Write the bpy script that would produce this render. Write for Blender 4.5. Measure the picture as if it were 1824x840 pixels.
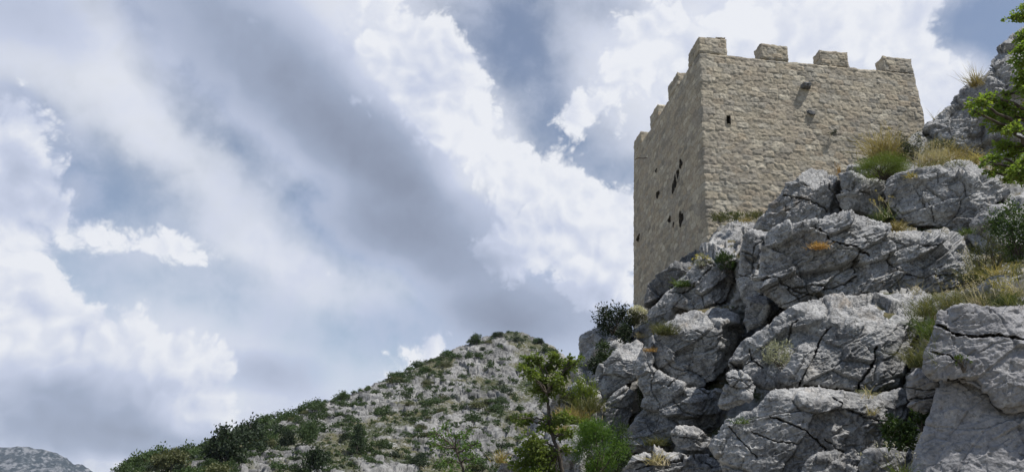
import bpy, math, random
import numpy as np
from mathutils import Matrix, Vector

scene = bpy.context.scene
for o in list(bpy.data.objects):
    bpy.data.objects.remove(o)
COL = scene.collection

# ------------------------------------------------------------------ camera
FPX, PITCH, ROLL = 1300.0, math.radians(19.6), math.radians(2.0)
EYE = np.array([0.0, 0.0, 1.6])
_F = np.array([0, math.cos(PITCH), math.sin(PITCH)])
_U0 = np.array([0, -math.sin(PITCH), math.cos(PITCH)])
_R0 = np.array([1.0, 0, 0])
_R = _R0 * math.cos(ROLL) + _U0 * math.sin(ROLL)
_U = -_R0 * math.sin(ROLL) + _U0 * math.cos(ROLL)
cam_data = bpy.data.cameras.new("camera")
cam_data.sensor_width = 36.0
cam_data.lens = 36.0 * FPX / 1824.0
cam_data.clip_start = 0.1
cam_data.clip_end = 60000.0
cam = bpy.data.objects.new("camera", cam_data)
COL.objects.link(cam)
cam.matrix_world = Matrix(((_R[0], _U[0], -_F[0], EYE[0]), (_R[1], _U[1], -_F[1], EYE[1]),
                           (_R[2], _U[2], -_F[2], EYE[2]), (0, 0, 0, 1)))
scene.camera = cam

# ------------------------------------------------------------------ sun, exposure
SUN_EL, SUN_AZ = math.radians(62.0), math.radians(113.0)      # azimuth clockwise from +Y
sun_vec = Vector((math.sin(SUN_AZ) * math.cos(SUN_EL), math.cos(SUN_AZ) * math.cos(SUN_EL), math.sin(SUN_EL)))
sd = bpy.data.lights.new("sun", "SUN")
sd.energy = 5.0
sd.angle = math.radians(0.55)
sd.color = (1.0, 0.955, 0.89)
sun = bpy.data.objects.new("sun", sd)
COL.objects.link(sun)
sun.rotation_euler = sun_vec.to_track_quat("Z", "Y").to_euler()
scene.view_settings.view_transform = "Standard"
scene.view_settings.look = "None"
scene.view_settings.exposure = 0.10
scene.view_settings.gamma = 1.0
scene.view_settings.use_curve_mapping = False
scene.cycles.max_bounces = 6
scene.cycles.diffuse_bounces = 3
scene.cycles.transmission_bounces = 4
scene.cycles.transparent_max_bounces = 4
scene.cycles.use_denoising = True

# ------------------------------------------------------------------ pixel -> ray helpers (constants of the survey of the place)
def rays(px, py):
    """directions scaled so that their forward (Y) component is 1"""
    px = np.asarray(px, float); py = np.asarray(py, float)
    a = (px - 912.0) / FPX; b = (420.0 - py) / FPX
    d = _F + a[..., None] * _R + b[..., None] * _U
    return d / d[..., 1:2]

def at(px, py, Y):
    return EYE + rays(px, py) * np.asarray(Y, float)[..., None]

def az_el(px, py):
    d = rays(px, py)
    return math.atan2(d[0], d[1]), math.atan2(d[2], math.hypot(d[0], d[1]))

# ------------------------------------------------------------------ sky: Nishita blue with procedural clouds
world = bpy.data.worlds.new("World")
scene.world = world
world.use_nodes = True
world.cycles.sampling_method = 'MANUAL'
world.cycles.sample_map_resolution = 512

class NT:
    """tiny node builder"""
    def __init__(s, tree):
        s.t = tree; s.n = tree.nodes; s.l = tree.links
    def new(s, typ, **kw):
        nd = s.n.new(typ)
        for k, v in kw.items():
            setattr(nd, k, v)
        return nd
    def put(s, sock, v):
        if isinstance(v, bpy.types.NodeSocket):
            s.l.new(v, sock)
        elif v is not None:
            sock.default_value = v
    def math(s, op, a, b=None, c=None, clamp=False):
        nd = s.new("ShaderNodeMath", operation=op, use_clamp=clamp)
        for i, v in enumerate((a, b, c)):
            s.put(nd.inputs[i], v)
        return nd.outputs[0]
    def vmath(s, op, a, b=None, scale=None):
        nd = s.new("ShaderNodeVectorMath", operation=op)
        s.put(nd.inputs[0], a)
        if b is not None: s.put(nd.inputs[1], b)
        if scale is not None: s.put(nd.inputs["Scale"], scale)
        return nd.outputs["Value"] if op in ("LENGTH", "DOT_PRODUCT") else nd.outputs[0]
    def noise(s, vec, scale, detail=4, rough=0.5, lac=2.0, dist=0.0, color=False, ntype='FBM'):
        nd = s.new("ShaderNodeTexNoise")
        nd.noise_type = ntype
        s.put(nd.inputs["Vector"], vec)
        nd.inputs["Scale"].default_value = scale
        nd.inputs["Detail"].default_value = detail
        nd.inputs["Roughness"].default_value = rough
        nd.inputs["Lacunarity"].default_value = lac
        nd.inputs["Distortion"].default_value = dist
        return nd.outputs["Color"] if color else nd.outputs[0]
    def voronoi(s, vec, scale, feature='F1', out="Distance", rand=1.0):
        nd = s.new("ShaderNodeTexVoronoi", feature=feature)
        s.put(nd.inputs["Vector"], vec)
        nd.inputs["Scale"].default_value = scale
        nd.inputs["Randomness"].default_value = rand
        return nd.outputs[out]
    def rng(s, v, a, b, c=0.0, d=1.0, smooth=True):
        nd = s.new("ShaderNodeMapRange", interpolation_type='SMOOTHSTEP' if smooth else 'LINEAR')
        for i, x in enumerate((v, a, b, c, d)):
            s.put(nd.inputs[i], x)
        return nd.outputs[0]
    def mix(s, f, a, b, blend='MIX'):
        nd = s.new("ShaderNodeMix", data_type='RGBA', blend_type=blend)
        s.put(nd.inputs[0], f)
        s.put(nd.inputs[6], a if isinstance(a, bpy.types.NodeSocket) else (*a, 1.0))
        s.put(nd.inputs[7], b if isinstance(b, bpy.types.NodeSocket) else (*b, 1.0))
        return nd.outputs[2]

def blob(g, vec, px, py, rx, ry, rot, w):
    """soft elliptical patch of sky centred in the direction seen at (px, py); radii in thousandths of a radian-ish"""
    a, e = az_el(px, py)
    mp = g.new("ShaderNodeMapping", vector_type='TEXTURE')
    g.put(mp.inputs["Vector"], vec)
    mp.inputs["Location"].default_value = (a * 0.93, e, 0)
    mp.inputs["Rotation"].default_value = (0, 0, math.radians(rot))
    mp.inputs["Scale"].default_value = (rx / FPX, ry / FPX, 1)
    ln = g.vmath("LENGTH", mp.outputs[0])
    return g.rng(ln, 1.65, 0.15, 0.0, w)

def add_blobs(g, vec, blobs):
    r = None
    last = getattr(g, "last", None)
    for k, b in enumerate(blobs):
        if k % 6 == 0 and last is not None:      # a vanishing dependence keeps the groups in order, so few values are alive at a time
            nd = g.new("ShaderNodeVectorMath", operation="MULTIPLY_ADD")
            g.put(nd.inputs[0], last); g.put(nd.inputs[1], (1e-9, 1e-9, 0.0)); g.put(nd.inputs[2], vec)
            v_in = nd.outputs[0]
        elif k % 6 == 0:
            v_in = vec
        v = blob(g, v_in, *b)
        r = v if r is None else g.math("ADD", r, v)
        last = r
    g.last = r
    return r

def build_sky():
    g = NT(world.node_tree)
    g.n.clear()
    D = g.new("ShaderNodeTexCoord").outputs["Generated"]
    sep = g.new("ShaderNodeSeparateXYZ"); g.put(sep.inputs[0], D)
    az = g.math("ARCTAN2", sep.outputs[0], sep.outputs[1])
    el = g.math("ARCSINE", sep.outputs[2])
    cmb = g.new("ShaderNodeCombineXYZ")
    g.put(cmb.inputs[0], g.math("MULTIPLY", az, 0.93)); g.put(cmb.inputs[1], el)
    base = cmb.outputs[0]
    # domain warps of two sizes
    w1 = g.vmath("SUBTRACT", g.noise(D, 5.0, 3, 0.55, color=True), (0.5, 0.5, 0.5))
    w2 = g.vmath("SUBTRACT", g.noise(D, 22.0, 5, 0.6, color=True), (0.5, 0.5, 0.5))
    flat = (1, 1, 0)
    warp = g.vmath("ADD", g.vmath("SCALE", w1, scale=0.10), g.vmath("SCALE", w2, scale=0.045))
    warp = g.vmath("MULTIPLY", warp, flat)
    P = g.vmath("ADD", base, warp)
    soft = g.vmath("ADD", base, g.vmath("MULTIPLY", g.vmath("SCALE", w1, scale=0.06), flat))

    # thin high veil: how much of it stands in front of the blue
    veil_blobs = [
        (905, 60, 110, 90, -60, -0.52), (985, 150, 130, 75, -35, -0.34), (1075, 15, 80, 40, 0, -0.30), (1000, 225, 60, 60, 0, -0.25),
        (1725, 50, 75, 75, 70, -1.0), (1790, 25, 60, 40, 0, -0.30), (1075, 300, 90, 60, -40, -0.26),
        (240, 330, 120, 55, -25, -0.26), (470, 300, 130, 30, -40, -0.26), (590, 450, 110, 40, -35, -0.20), (150, 400, 60, 60, 0, -0.24),
        (140, 510, 90, 40, 0, -0.28), (480, 560, 190, 50, -15, -0.22), (620, 640, 240, 60, 15, -0.16), (330, 180, 90, 24, -30, -0.18), (560, 170, 60, 30, -45, -0.12),
        (120, 90, 200, 90, -20, 0.30), (400, 400, 200, 40, -35, 0.22), (640, 120, 260, 120, -45, 0.4), (300, 230, 160, 40, -35, 0.15),
        (830, 250, 150, 130, -30, 0.3), (260, 620, 250, 100, 0, 0.25), (1250, 90, 240, 120, 0, 0.40), (1500, 80, 280, 130, 0, 0.42), (1680, 160, 90, 80, 0, 0.40), (560, 500, 200, 24, -20, 0.16),
    ]
    veil = add_blobs(g, P, veil_blobs)
    n_mid = g.noise(D, 6.0, 6, 0.55)
    n_fine = g.noise(g.vmath("ADD", D, g.vmath("SCALE", w2, scale=0.05)), 24.0, 5, 0.62)
    dens = g.math("ADD", veil, g.math("ADD", g.math("MULTIPLY", g.math("SUBTRACT", n_mid, 0.5), 1.05), g.math("MULTIPLY", g.math("SUBTRACT", n_fine, 0.5), 0.60)))
    low = g.rng(el, 0.22, -0.02)
    dens = g.math("ADD", g.math("ADD", dens, 0.52), g.math("MULTIPLY", low, 0.40))
    # clear sky on the sun's side, behind the viewer and overhead
    ahead = g.vmath("DOT_PRODUCT", D, (0.0, 0.94, 0.34))
    clear = g.rng(ahead, 0.74, 0.35)
    dens = g.math("SUBTRACT", dens, g.math("MULTIPLY", clear, 0.85))
    cover = g.rng(dens, -0.10, 0.95, 0.16, 1.0)

    # heaped cumulus with firm bright rims
    def puff(vec, octs):
        r = None
        for sc, wt in octs:
            v = g.math("MULTIPLY", g.math("ABSOLUTE", g.math("SUBTRACT", g.noise(vec, sc, 0.0, 0.5), 0.5)), wt)
            r = v if r is None else g.math("ADD", r, v)
        return r
    heap_at = g.vmath("ADD", D, g.vmath("ADD", g.vmath("SCALE", w1, scale=0.05), g.vmath("SCALE", w2, scale=0.016)))
    octs = ((8.0, 1.15), (17.0, 0.75), (37.0, 0.50), (80.0, 0.30), (170.0, 0.18))
    bil = g.math("ADD", puff(heap_at, octs), g.math("MULTIPLY", g.math("SUBTRACT", n_fine, 0.5), 0.25))
    bil_lo = puff(heap_at, octs[:3])
    toward_sun = tuple(0.016 * c for c in (0.5, 0.0, 0.86))
    bil_s = puff(g.vmath("ADD", heap_at, toward_sun), octs[:3])
    heap_blobs = [
        (1728, 48, 70, 60, 70, -0.85), (1795, 20, 60, 40, 0, -0.4), (905, 50, 80, 70, -50, -0.5), (985, 140, 70, 40, -35, -0.3),
        (35, 250, 80, 100, 0, 0.72), (35, 450, 80, 110, 0, 0.80), (60, 560, 70, 60, 0, 0.45), (305, 440, 120, 50, -5, 0.56),
        (270, 600, 150, 60, 0, 0.42), (60, 660, 110, 80, 0, 0.75), (200, 690, 170, 90, 0, 0.75), (350, 750, 95, 60, 15, 0.75), (150, 800, 220, 40, 0, 0.6),
        (770, 640, 130, 60, 30, 0.66), (700, 60, 190, 120, -45, 0.60), (790, 150, 110, 130, -50, 0.62), (880, 280, 110, 90, -40, 0.62), (990, 350, 110, 80, -30, 0.55),
        (960, 460, 130, 75, -10, 0.72), (1080, 420, 80, 110, 0, 0.62), (1085, 520, 60, 80, 0, 0.4), (1020, 195, 110, 60, -30, 0.42),
        (1180, 60, 120, 60, -10, 0.35), (1560, 40, 190, 60, -10, 0.45), (1680, 150, 75, 75, 0, 0.7), (1690, 195, 60, 30, 0, 0.4), (1330, 60, 300, 110, 0, 0.42), (1560, 90, 200, 110, 0, 0.34), (1130, 170, 150, 90, -20, 0.34),
    ]
    Ph = g.vmath("ADD", base, g.vmath("MULTIPLY", g.vmath("ADD", g.vmath("SCALE", w1, scale=0.07), g.vmath("SCALE", w2, scale=0.02)), flat))
    heap = add_blobs(g, Ph, heap_blobs)
    heap_d = g.math("ADD", heap, g.math("ADD", g.math("MULTIPLY", g.math("SUBTRACT", bil, 0.40), 1.15), -0.34))
    heap_mask = g.rng(g.math("SUBTRACT", heap_d, g.math("MULTIPLY", clear, 0.15)), -0.02, 0.22)

    # shade: thick cloud seen from below
    shade_blobs = [
        (330, 10, 150, 80, -35, 0.50), (470, 110, 180, 80, -42, 0.55), (600, 210, 170, 80, -45, 0.62), (690, 320, 130, 85, -45, 0.62),
        (640, 410, 100, 45, -20, 0.55), (800, 450, 130, 50, -5, 0.50), (860, 530, 120, 60, -30, 0.55), (960, 560, 150, 45, 0, 0.48), (780, 390, 100, 45, -25, 0.40),
        (190, 725, 90, 55, 10, 0.66), (40, 700, 75, 50, 0, 0.50), (200, 780, 330, 34, 0, 0.55), (480, 655, 70, 26, 0, 0.40), (330, 800, 150, 28, 0, 0.4),
        (30, 200, 50, 26, 0, 0.45), (40, 340, 80, 60, 0, 0.40), (110, 300, 60, 60, 0, 0.15), (20, 20, 110, 50, 0, 0.32),
        (900, 600, 220, 50, 0, 0.36), (720, 760, 200, 60, 0, 0.15), (890, 390, 90, 30, -10, 0.22), (1000, 520, 80, 30, 0, 0.2),
    ]
    sh = add_blobs(g, soft, shade_blobs)
    sh = g.math("ADD", sh, g.math("MULTIPLY", g.math("SUBTRACT", n_mid, 0.5), 0.48))
    sh = g.math("ADD", sh, g.math("MULTIPLY", g.math("SUBTRACT", n_fine, 0.5), 0.34))
    relief = g.math("MULTIPLY", g.math("SUBTRACT", bil_s, bil_lo), 0.80)
    thick = g.math("MULTIPLY", g.rng(heap_d, 0.10, 0.75), 0.14)
    heap_shade = g.math("ADD", g.math("ADD", g.math("MULTIPLY", sh, 0.85), relief), g.math("SUBTRACT", thick, 0.05))
    veil_shade = g.math("ADD", sh, 0.09)
    shade = g.math("ADD", g.math("MULTIPLY", heap_shade, heap_mask), g.math("MULTIPLY", veil_shade, g.math("SUBTRACT", 1.0, heap_mask)))
    shade = g.rng(shade, -0.05, 1.50, 0.0, 1.0, smooth=False)
    ramp = g.new("ShaderNodeValToRGB")
    cr = ramp.color_ramp
    cr.elements[0].position = 0.0; cr.elements[0].color = (0.78, 0.80, 0.85, 1)
    cr.elements[1].position = 1.0; cr.elements[1].color = (0.215, 0.250, 0.335, 1)
    e = cr.elements.new(0.20); e.color = (0.535, 0.585, 0.725, 1)
    e = cr.elements.new(0.55); e.color = (0.330, 0.385, 0.510, 1)
    g.put(ramp.inputs[0], shade)
    cover = g.math("ADD", cover, g.math("MULTIPLY", g.math("SUBTRACT", 1.0, cover), heap_mask))
    sky = g.new("ShaderNodeTexSky", sky_type='NISHITA')
    sky.sun_disc = False
    sky.sun_elevation = SUN_EL
    sky.sun_rotation = SUN_AZ
    sky.altitude = 300; sky.air_density = 1.0; sky.dust_density = 0.6; sky.ozone_density = 1.5
    b1 = g.new("ShaderNodeBackground"); g.put(b1.inputs[0], sky.outputs[0]); b1.inputs[1].default_value = 0.10
    b2 = g.new("ShaderNodeBackground"); g.put(b2.inputs[0], ramp.outputs[0]); b2.inputs[1].default_value = 1.0
    mx = g.new("ShaderNodeMixShader")
    shade_cover = g.math("ADD", cover, g.math("MULTIPLY", g.math("SUBTRACT", 1.0, cover), g.rng(sh, 0.0, 0.70)))
    g.put(mx.inputs[0], shade_cover)
    g.l.new(b1.outputs[0], mx.inputs[1]); g.l.new(b2.outputs[0], mx.inputs[2])
    out = g.new("ShaderNodeOutputWorld")
    g.l.new(mx.outputs[0], out.inputs[0])
build_sky()

# ------------------------------------------------------------------ numpy noise
def _h(ix, iy, iz, seed):
    h = (ix.astype(np.uint32) * np.uint32(374761393) + iy.astype(np.uint32) * np.uint32(668265263)
         + iz.astype(np.uint32) * np.uint32(2147483647 ^ 0x5bd1e995) + np.uint32((seed * 2654435761) & 0xffffffff))
    h ^= h >> np.uint32(15); h *= np.uint32(2246822519)
    h ^= h >> np.uint32(13); h *= np.uint32(3266489917)
    h ^= h >> np.uint32(16)
    return h

def _f(h, k):
    """k-th pseudo random number in 0..1 out of hash h"""
    g = h * np.uint32(747796405 + 2 * k * 1013) + np.uint32(2891336453 + k * 7919)
    g ^= g >> np.uint32(16); g *= np.uint32(0x7feb352d); g ^= g >> np.uint32(15)
    return (g & np.uint32(0xffffff)).astype(np.float32) / np.float32(16777215)

def perlin(p, seed=0):
    p = np.asarray(p, np.float32)
    i = np.floor(p).astype(np.int32); f = p - i
    u = f * f * f * (f * (f * 6 - 15) + 10)
    out = np.zeros(p.shape[:-1], np.float32)
    for dx in (0, 1):
        for dy in (0, 1):
            for dz in (0, 1):
                h = _h(i[..., 0] + dx, i[..., 1] + dy, i[..., 2] + dz, seed)
                g = (_f(h, 1) * 2 - 1) * (f[..., 0] - dx) + (_f(h, 2) * 2 - 1) * (f[..., 1] - dy) + (_f(h, 3) * 2 - 1) * (f[..., 2] - dz)
                w = (u[..., 0] if dx else 1 - u[..., 0]) * (u[..., 1] if dy else 1 - u[..., 1]) * (u[..., 2] if dz else 1 - u[..., 2])
                out += w * g
    return out * 1.2

def fbm(p, octaves=4, seed=0, gain=0.5):
    r = 0; a = 1.0
    p = np.asarray(p, np.float32)
    for o in range(octaves):
        r = r + a * perlin(p * (2.03 ** o), seed + o * 17)
        a *= gain
    return r

def vec_noise(p, seed):
    return np.stack([perlin(p, seed), perlin(p, seed + 1), perlin(p, seed + 2)], -1)

def cells(p, seed, want_crack=True):
    """jittered cells: returns (broken-plane height in cell units, F2-F1)"""
    p = np.asarray(p, np.float32)
    i = np.floor(p).astype(np.int32)
    f1 = np.full(p.shape[:-1], 9.0, np.float32); f2 = f1.copy()
    bh = np.zeros(p.shape[:-1], np.uint32)
    bv = np.zeros(p.shape, np.float32)
    for dx in (-1, 0, 1):
        for dy in (-1, 0, 1):
            for dz in (-1, 0, 1):
                c = i + np.array([dx, dy, dz], np.int32)
                h = _h(c[..., 0], c[..., 1], c[..., 2], seed)
                q = np.stack([c[..., 0] + _f(h, 1), c[..., 1] + _f(h, 2), c[..., 2] + _f(h, 3)], -1).astype(np.float32)
                v = p - q
                d = np.sqrt((v * v).sum(-1))
                near = d < f1
                f2 = np.where(near, f1, np.minimum(f2, d))
                bh = np.where(near, h, bh); bv = np.where(near[..., None], v, bv)
                f1 = np.where(near, d, f1)
    g = np.stack([_f(bh, 4), _f(bh, 5), _f(bh, 6)], -1) * 2 - 1
    val = (_f(bh, 7) - 0.5) * 0.55 + (g * bv).sum(-1) * 0.55
    return val, f2 - f1, _f(bh, 8)

def sstep(x, a, b):
    t = np.clip((x - a) / (b - a), 0, 1)
    return t * t * (3 - 2 * t)

def _bed():
    # bedding of the limestone: layers dip to the right and towards the viewer
    n = np.array([-0.42, -0.30, 0.86]); n /= np.linalg.norm(n)
    a = np.cross(n, [0, 1, 0]); a /= np.linalg.norm(a)
    b = np.cross(n, a)
    return np.stack([a, b, n], -1)
BED = _bed()

def rock_disp(P, size=1.0, amp=1.0, strata=1.8, crack=1.0, fine=1.0, seed=3, big=1.0):
    q = (P @ BED) * np.array([1.0, 1.0, strata])
    q = q + 0.13 * size * vec_noise(q / (0.8 * size), seed) + 0.025 * size * vec_noise(q / (0.16 * size), seed + 5)
    v1, e1, _ = cells(q / (1.25 * size), seed + 11)
    v2, e2, _ = cells(q / (0.50 * size), seed + 12)
    v3, e3, _ = cells(q / (0.17 * size), seed + 13)
    broken = sstep(perlin(P / (0.8 * size), seed + 42), -0.20, 0.22)          # shattered zones between smooth planes
    d = big * v1 * 0.55 * size + v2 * size * (0.04 + 0.15 * broken) + v3 * size * fine * (0.028 + 0.045 * broken)
    d -= crack * 0.14 * size * (1 - sstep(e1, 0.0, 0.045)) * sstep(perlin(P * 0.9 / size, seed + 40), -0.20, 0.15)
    d -= crack * 0.09 * size * (1 - sstep(e2, 0.0, 0.05)) * sstep(perlin(P * 1.7 / size, seed + 41), -0.05, 0.25)
    r = 1 - np.abs(perlin(q / (0.34 * size), seed + 20)) * 2
    d += 0.030 * size * r
    # thin bedding ledges
    zb = q[..., 2] / (0.15 * size) + 1.3 * perlin(P / (0.6 * size), seed + 25) + 0.35 * perlin(P / (0.16 * size), seed + 24)
    saw = zb - np.floor(zb)
    d += size * 0.034 * (saw - 0.5) * sstep(perlin(P / (0.9 * size), seed + 26), -0.25, 0.2)
    d += 0.026 * size * fine * fbm(P / (0.15 * size), 4, seed + 30, 0.6)
    pit = perlin(P / (0.085 * size), seed + 50)
    d -= 0.040 * size * fine * sstep(pit, 0.25, 0.6)
    return d * amp

# ------------------------------------------------------------------ object helpers
def tag(o, label=None, cat=None, group=None, kind=None):
    if label: o["label"] = label
    if cat: o["category"] = cat
    if group: o["group"] = group
    if kind: o["kind"] = kind
    return o

def mesh_from(name, V, faces, mat=None, parent=None, smooth=True, origin=None):
    """V (n,3) world coordinates; faces: list of (array (m,k)) blocks"""
    V = np.asarray(V, np.float64)
    if origin is None:
        origin = np.array([V[:, 0].mean(), V[:, 1].mean(), V[:, 2].min()])
    origin = np.asarray(origin, float)
    me = bpy.data.meshes.new(name)
    me.vertices.add(len(V))
    me.vertices.foreach_set("co", (V - origin).astype(np.float32).ravel())
    blocks = [np.asarray(b, np.int32) for b in faces if len(b)]
    loops = np.concatenate([b.ravel() for b in blocks])
    sizes = np.concatenate([np.full(len(b), b.shape[1], np.int32) for b in blocks])
    starts = np.concatenate([[0], np.cumsum(sizes)[:-1]]).astype(np.int32)
    me.loops.add(len(loops)); me.loops.foreach_set("vertex_index", loops)
    me.polygons.add(len(sizes)); me.polygons.foreach_set("loop_start", starts)
    me.polygons.foreach_set("use_smooth", np.full(len(sizes), bool(smooth)))
    me.update(calc_edges=True)
    me.validate()
    o = bpy.data.objects.new(name, me)
    COL.objects.link(o)
    if mat: me.materials.append(mat)
    if parent is not None:
        o.parent = parent
        o.location = Vector(origin) - parent.location
    else:
        o.location = origin
    return o

def empty(name, loc):
    o = bpy.data.objects.new(name, None)
    o.empty_display_size = 0.3
    COL.objects.link(o); o.location = loc
    return o

def copy_tree(o, loc, rz=0.0, s=1.0):
    c = o.copy(); COL.objects.link(c)
    c.location = loc; c.rotation_euler = (0, 0, rz); c.scale = (s, s, s) if not hasattr(s, '__len__') else s
    for ch in o.children:
        d = ch.copy(); COL.objects.link(d); d.parent = c
    return c

# ------------------------------------------------------------------ materials
def new_mat(name):
    m = bpy.data.materials.new(name); m.use_nodes = True
    g = NT(m.node_tree); g.n.clear()
    out = g.new("ShaderNodeOutputMaterial")
    return m, g, out

def mat_rock(name, c_lo=(0.138, 0.139, 0.142), c_hi=(0.46, 0.46, 0.455), ochre=0.35, scale=1.0, bump=1.0, lichen=1.0, spread=1.0):
    m, g, out = new_mat(name)
    pos = g.new("ShaderNodeNewGeometry").outputs["Position"]
    n1 = g.noise(pos, 0.9 * scale, 6, 0.6)
    n2 = g.noise(pos, 5.5 * scale, 6, 0.65)
    n3 = g.noise(pos, 26 * scale, 5, 0.65)
    f = g.math("ADD", g.math("MULTIPLY", n1, 0.28), g.math("ADD", g.math("MULTIPLY", n2, 0.38), g.math("MULTIPLY", n3, 0.34)))
    c = g.mix(g.rng(f, 0.5 - 0.13 * spread, 0.5 + 0.13 * spread), c_lo, c_hi)
    # dark lichen blotches and pale scaly lichen
    dk = g.rng(g.noise(g.vmath("ADD", pos, (7, 3, 1)), 3.2 * scale, 8, 0.7), 0.51, 0.66)
    c = g.mix(g.math("MULTIPLY", dk, 0.62 * lichen), c, (0.080, 0.083, 0.085))
    sp = g.rng(g.noise(g.vmath("ADD", pos, (1, 9, 4)), 17 * scale, 4, 0.6), 0.56, 0.64)
    c = g.mix(g.math("MULTIPLY", sp, 0.62 * lichen), c, (0.075, 0.078, 0.08))
    pl = g.rng(g.noise(g.vmath("ADD", pos, (5, 2, 8)), 11 * scale, 4, 0.55), 0.62, 0.66)
    c = g.mix(g.math("MULTIPLY", pl, 0.45 * lichen), c, (0.50, 0.49, 0.46))
    # iron stain
    oc = g.rng(g.noise(g.vmath("ADD", pos, (3, 3, 9)), 1.1 * scale, 7, 0.65), 0.55, 0.72)
    c = g.mix(g.math("MULTIPLY", oc, ochre), c, (0.36, 0.27, 0.17))
    b = g.new("ShaderNodeBump"); b.inputs["Strength"].default_value = 0.8 * bump; b.inputs["Distance"].default_value = 0.045 / scale
    hh = g.math("ADD", g.noise(pos, 14 * scale, 8, 0.7), g.math("MULTIPLY", g.voronoi(pos, 22 * scale), 0.35))
    g.put(b.inputs["Height"], hh)
    p = g.new("ShaderNodeBsdfPrincipled")
    g.put(p.inputs["Base Color"], c); p.inputs["Roughness"].default_value = 0.93
    p.inputs["Specular IOR Level"].default_value = 0.15
    g.put(p.inputs["Normal"], b.outputs[0])
    g.l.new(p.outputs[0], out.inputs[0])
    return m

def mat_masonry():
    m, g, out = new_mat("rubble_masonry")
    pos = g.new("ShaderNodeNewGeometry").outputs["Position"]
    at_ = g.new("ShaderNodeAttribute"); at_.attribute_name = "stone"
    sep = g.new("ShaderNodeSeparateColor"); g.put(sep.inputs[0], at_.outputs["Color"])
    r1, mort, r2 = sep.outputs
    ramp = g.new("ShaderNodeValToRGB"); cr = ramp.color_ramp
    cols = [(0.0, (0.235, 0.22, 0.19)), (0.25, (0.36, 0.32, 0.25)), (0.5, (0.44, 0.395, 0.31)), (0.75, (0.31, 0.29, 0.25)), (1.0, (0.54, 0.495, 0.40))]
    cr.elements[0].position = 0; cr.elements[0].color = (*cols[0][1], 1)
    cr.elements[1].position = 1; cr.elements[1].color = (*cols[-1][1], 1)
    for p_, c_ in cols[1:-1]:
        e = cr.elements.new(p_); e.color = (*c_, 1)
    g.put(ramp.inputs[0], r1)
    c = ramp.outputs[0]
    c = g.mix(g.math("MULTIPLY", g.rng(r2, 0.80, 0.95), 0.6), c, (0.385, 0.32, 0.24))
    st = g.rng(g.noise(pos, 0.55, 5, 0.6), 0.42, 0.66)
    c = g.mix(g.math("MULTIPLY", st, 0.30), c, (0.405, 0.345, 0.27))
    gr = g.rng(g.noise(g.vmath("ADD", pos, (4, 7, 2)), 0.8, 6, 0.6), 0.48, 0.66)
    c = g.mix(g.math("MULTIPLY", gr, 0.25), c, (0.285, 0.28, 0.265))
    n = g.noise(pos, 11.0, 7, 0.72)
    c = g.mix(0.75, c, g.mix(g.rng(n, 0.25, 0.75), (0.32, 0.32, 0.32), (0.70, 0.69, 0.67)), 'OVERLAY')
    c = g.mix(g.math("MULTIPLY", mort, 0.52), c, (0.19, 0.168, 0.135))
    dk = g.rng(g.noise(g.vmath("ADD", pos, (1, 1, 5)), 6.0, 6, 0.7), 0.60, 0.70)
    c = g.mix(g.math("MULTIPLY", dk, 0.45), c, (0.15, 0.145, 0.135))
    b = g.new("ShaderNodeBump"); b.inputs["Strength"].default_value = 0.7; b.inputs["Distance"].default_value = 0.025
    g.put(b.inputs["Height"], g.noise(pos, 16, 7, 0.7))
    p = g.new("ShaderNodeBsdfPrincipled"); g.put(p.inputs["Base Color"], c)
    p.inputs["Roughness"].default_value = 0.94; p.inputs["Specular IOR Level"].default_value = 0.12
    g.put(p.inputs["Normal"], b.outputs[0]); g.l.new(p.outputs[0], out.inputs[0])
    return m

def mat_leaf(name, a, b, trans=0.35, tint=None, rough=0.55):
    m, g, out = new_mat(name)
    geo = g.new("ShaderNodeNewGeometry")
    oi = g.new("ShaderNodeObjectInfo")
    n = g.noise(geo.outputs["Position"], 2.5, 2, 0.5)
    f = g.math("ADD", g.math("MULTIPLY", geo.outputs["Random Per Island"], 0.6), g.math("MULTIPLY", g.rng(n, 0.3, 0.7), 0.4))
    c = g.mix(f, a, b)
    if tint:
        c = g.mix(g.rng(g.math("ADD", geo.outputs["Random Per Island"], g.math("MULTIPLY", g.math("SUBTRACT", oi.outputs["Random"], 0.5), 0.3)), 0.80, 0.98), c, tint)
    hsv = g.new("ShaderNodeHueSaturation")
    g.put(hsv.inputs["Value"], g.rng(oi.outputs["Random"], 0, 1, 0.75, 1.25, smooth=False)); g.put(hsv.inputs["Color"], c)
    c = hsv.outputs[0]
    p = g.new("ShaderNodeBsdfPrincipled"); g.put(p.inputs["Base Color"], c)
    p.inputs["Roughness"].default_value = rough; p.inputs["Specular IOR Level"].default_value = 0.3
    t = g.new("ShaderNodeBsdfTranslucent")
    g.put(t.inputs["Color"], g.mix(1.0, c, (1.25, 1.3, 0.6), 'MULTIPLY'))
    mx = g.new("ShaderNodeMixShader"); mx.inputs[0].default_value = trans
    g.l.new(p.outputs[0], mx.inputs[1]); g.l.new(t.outputs[0], mx.inputs[2])
    g.l.new(mx.outputs[0], out.inputs[0])
    return m

def mat_simple(name, a, b, scale=8, rough=0.9):
    m, g, out = new_mat(name)
    pos = g.new("ShaderNodeNewGeometry").outputs["Position"]
    c = g.mix(g.rng(g.noise(pos, scale, 6, 0.65), 0.3, 0.7), a, b)
    p = g.new("ShaderNodeBsdfPrincipled"); g.put(p.inputs["Base Color"], c); p.inputs["Roughness"].default_value = rough
    p.inputs["Specular IOR Level"].default_value = 0.2
    bp = g.new("ShaderNodeBump"); bp.inputs["Strength"].default_value = 0.5; bp.inputs["Distance"].default_value = 0.02
    g.put(bp.inputs["Height"], g.noise(pos, scale * 4, 5, 0.6)); g.put(p.inputs["Normal"], bp.outputs[0])
    g.l.new(p.outputs[0], out.inputs[0])
    return m

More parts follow.
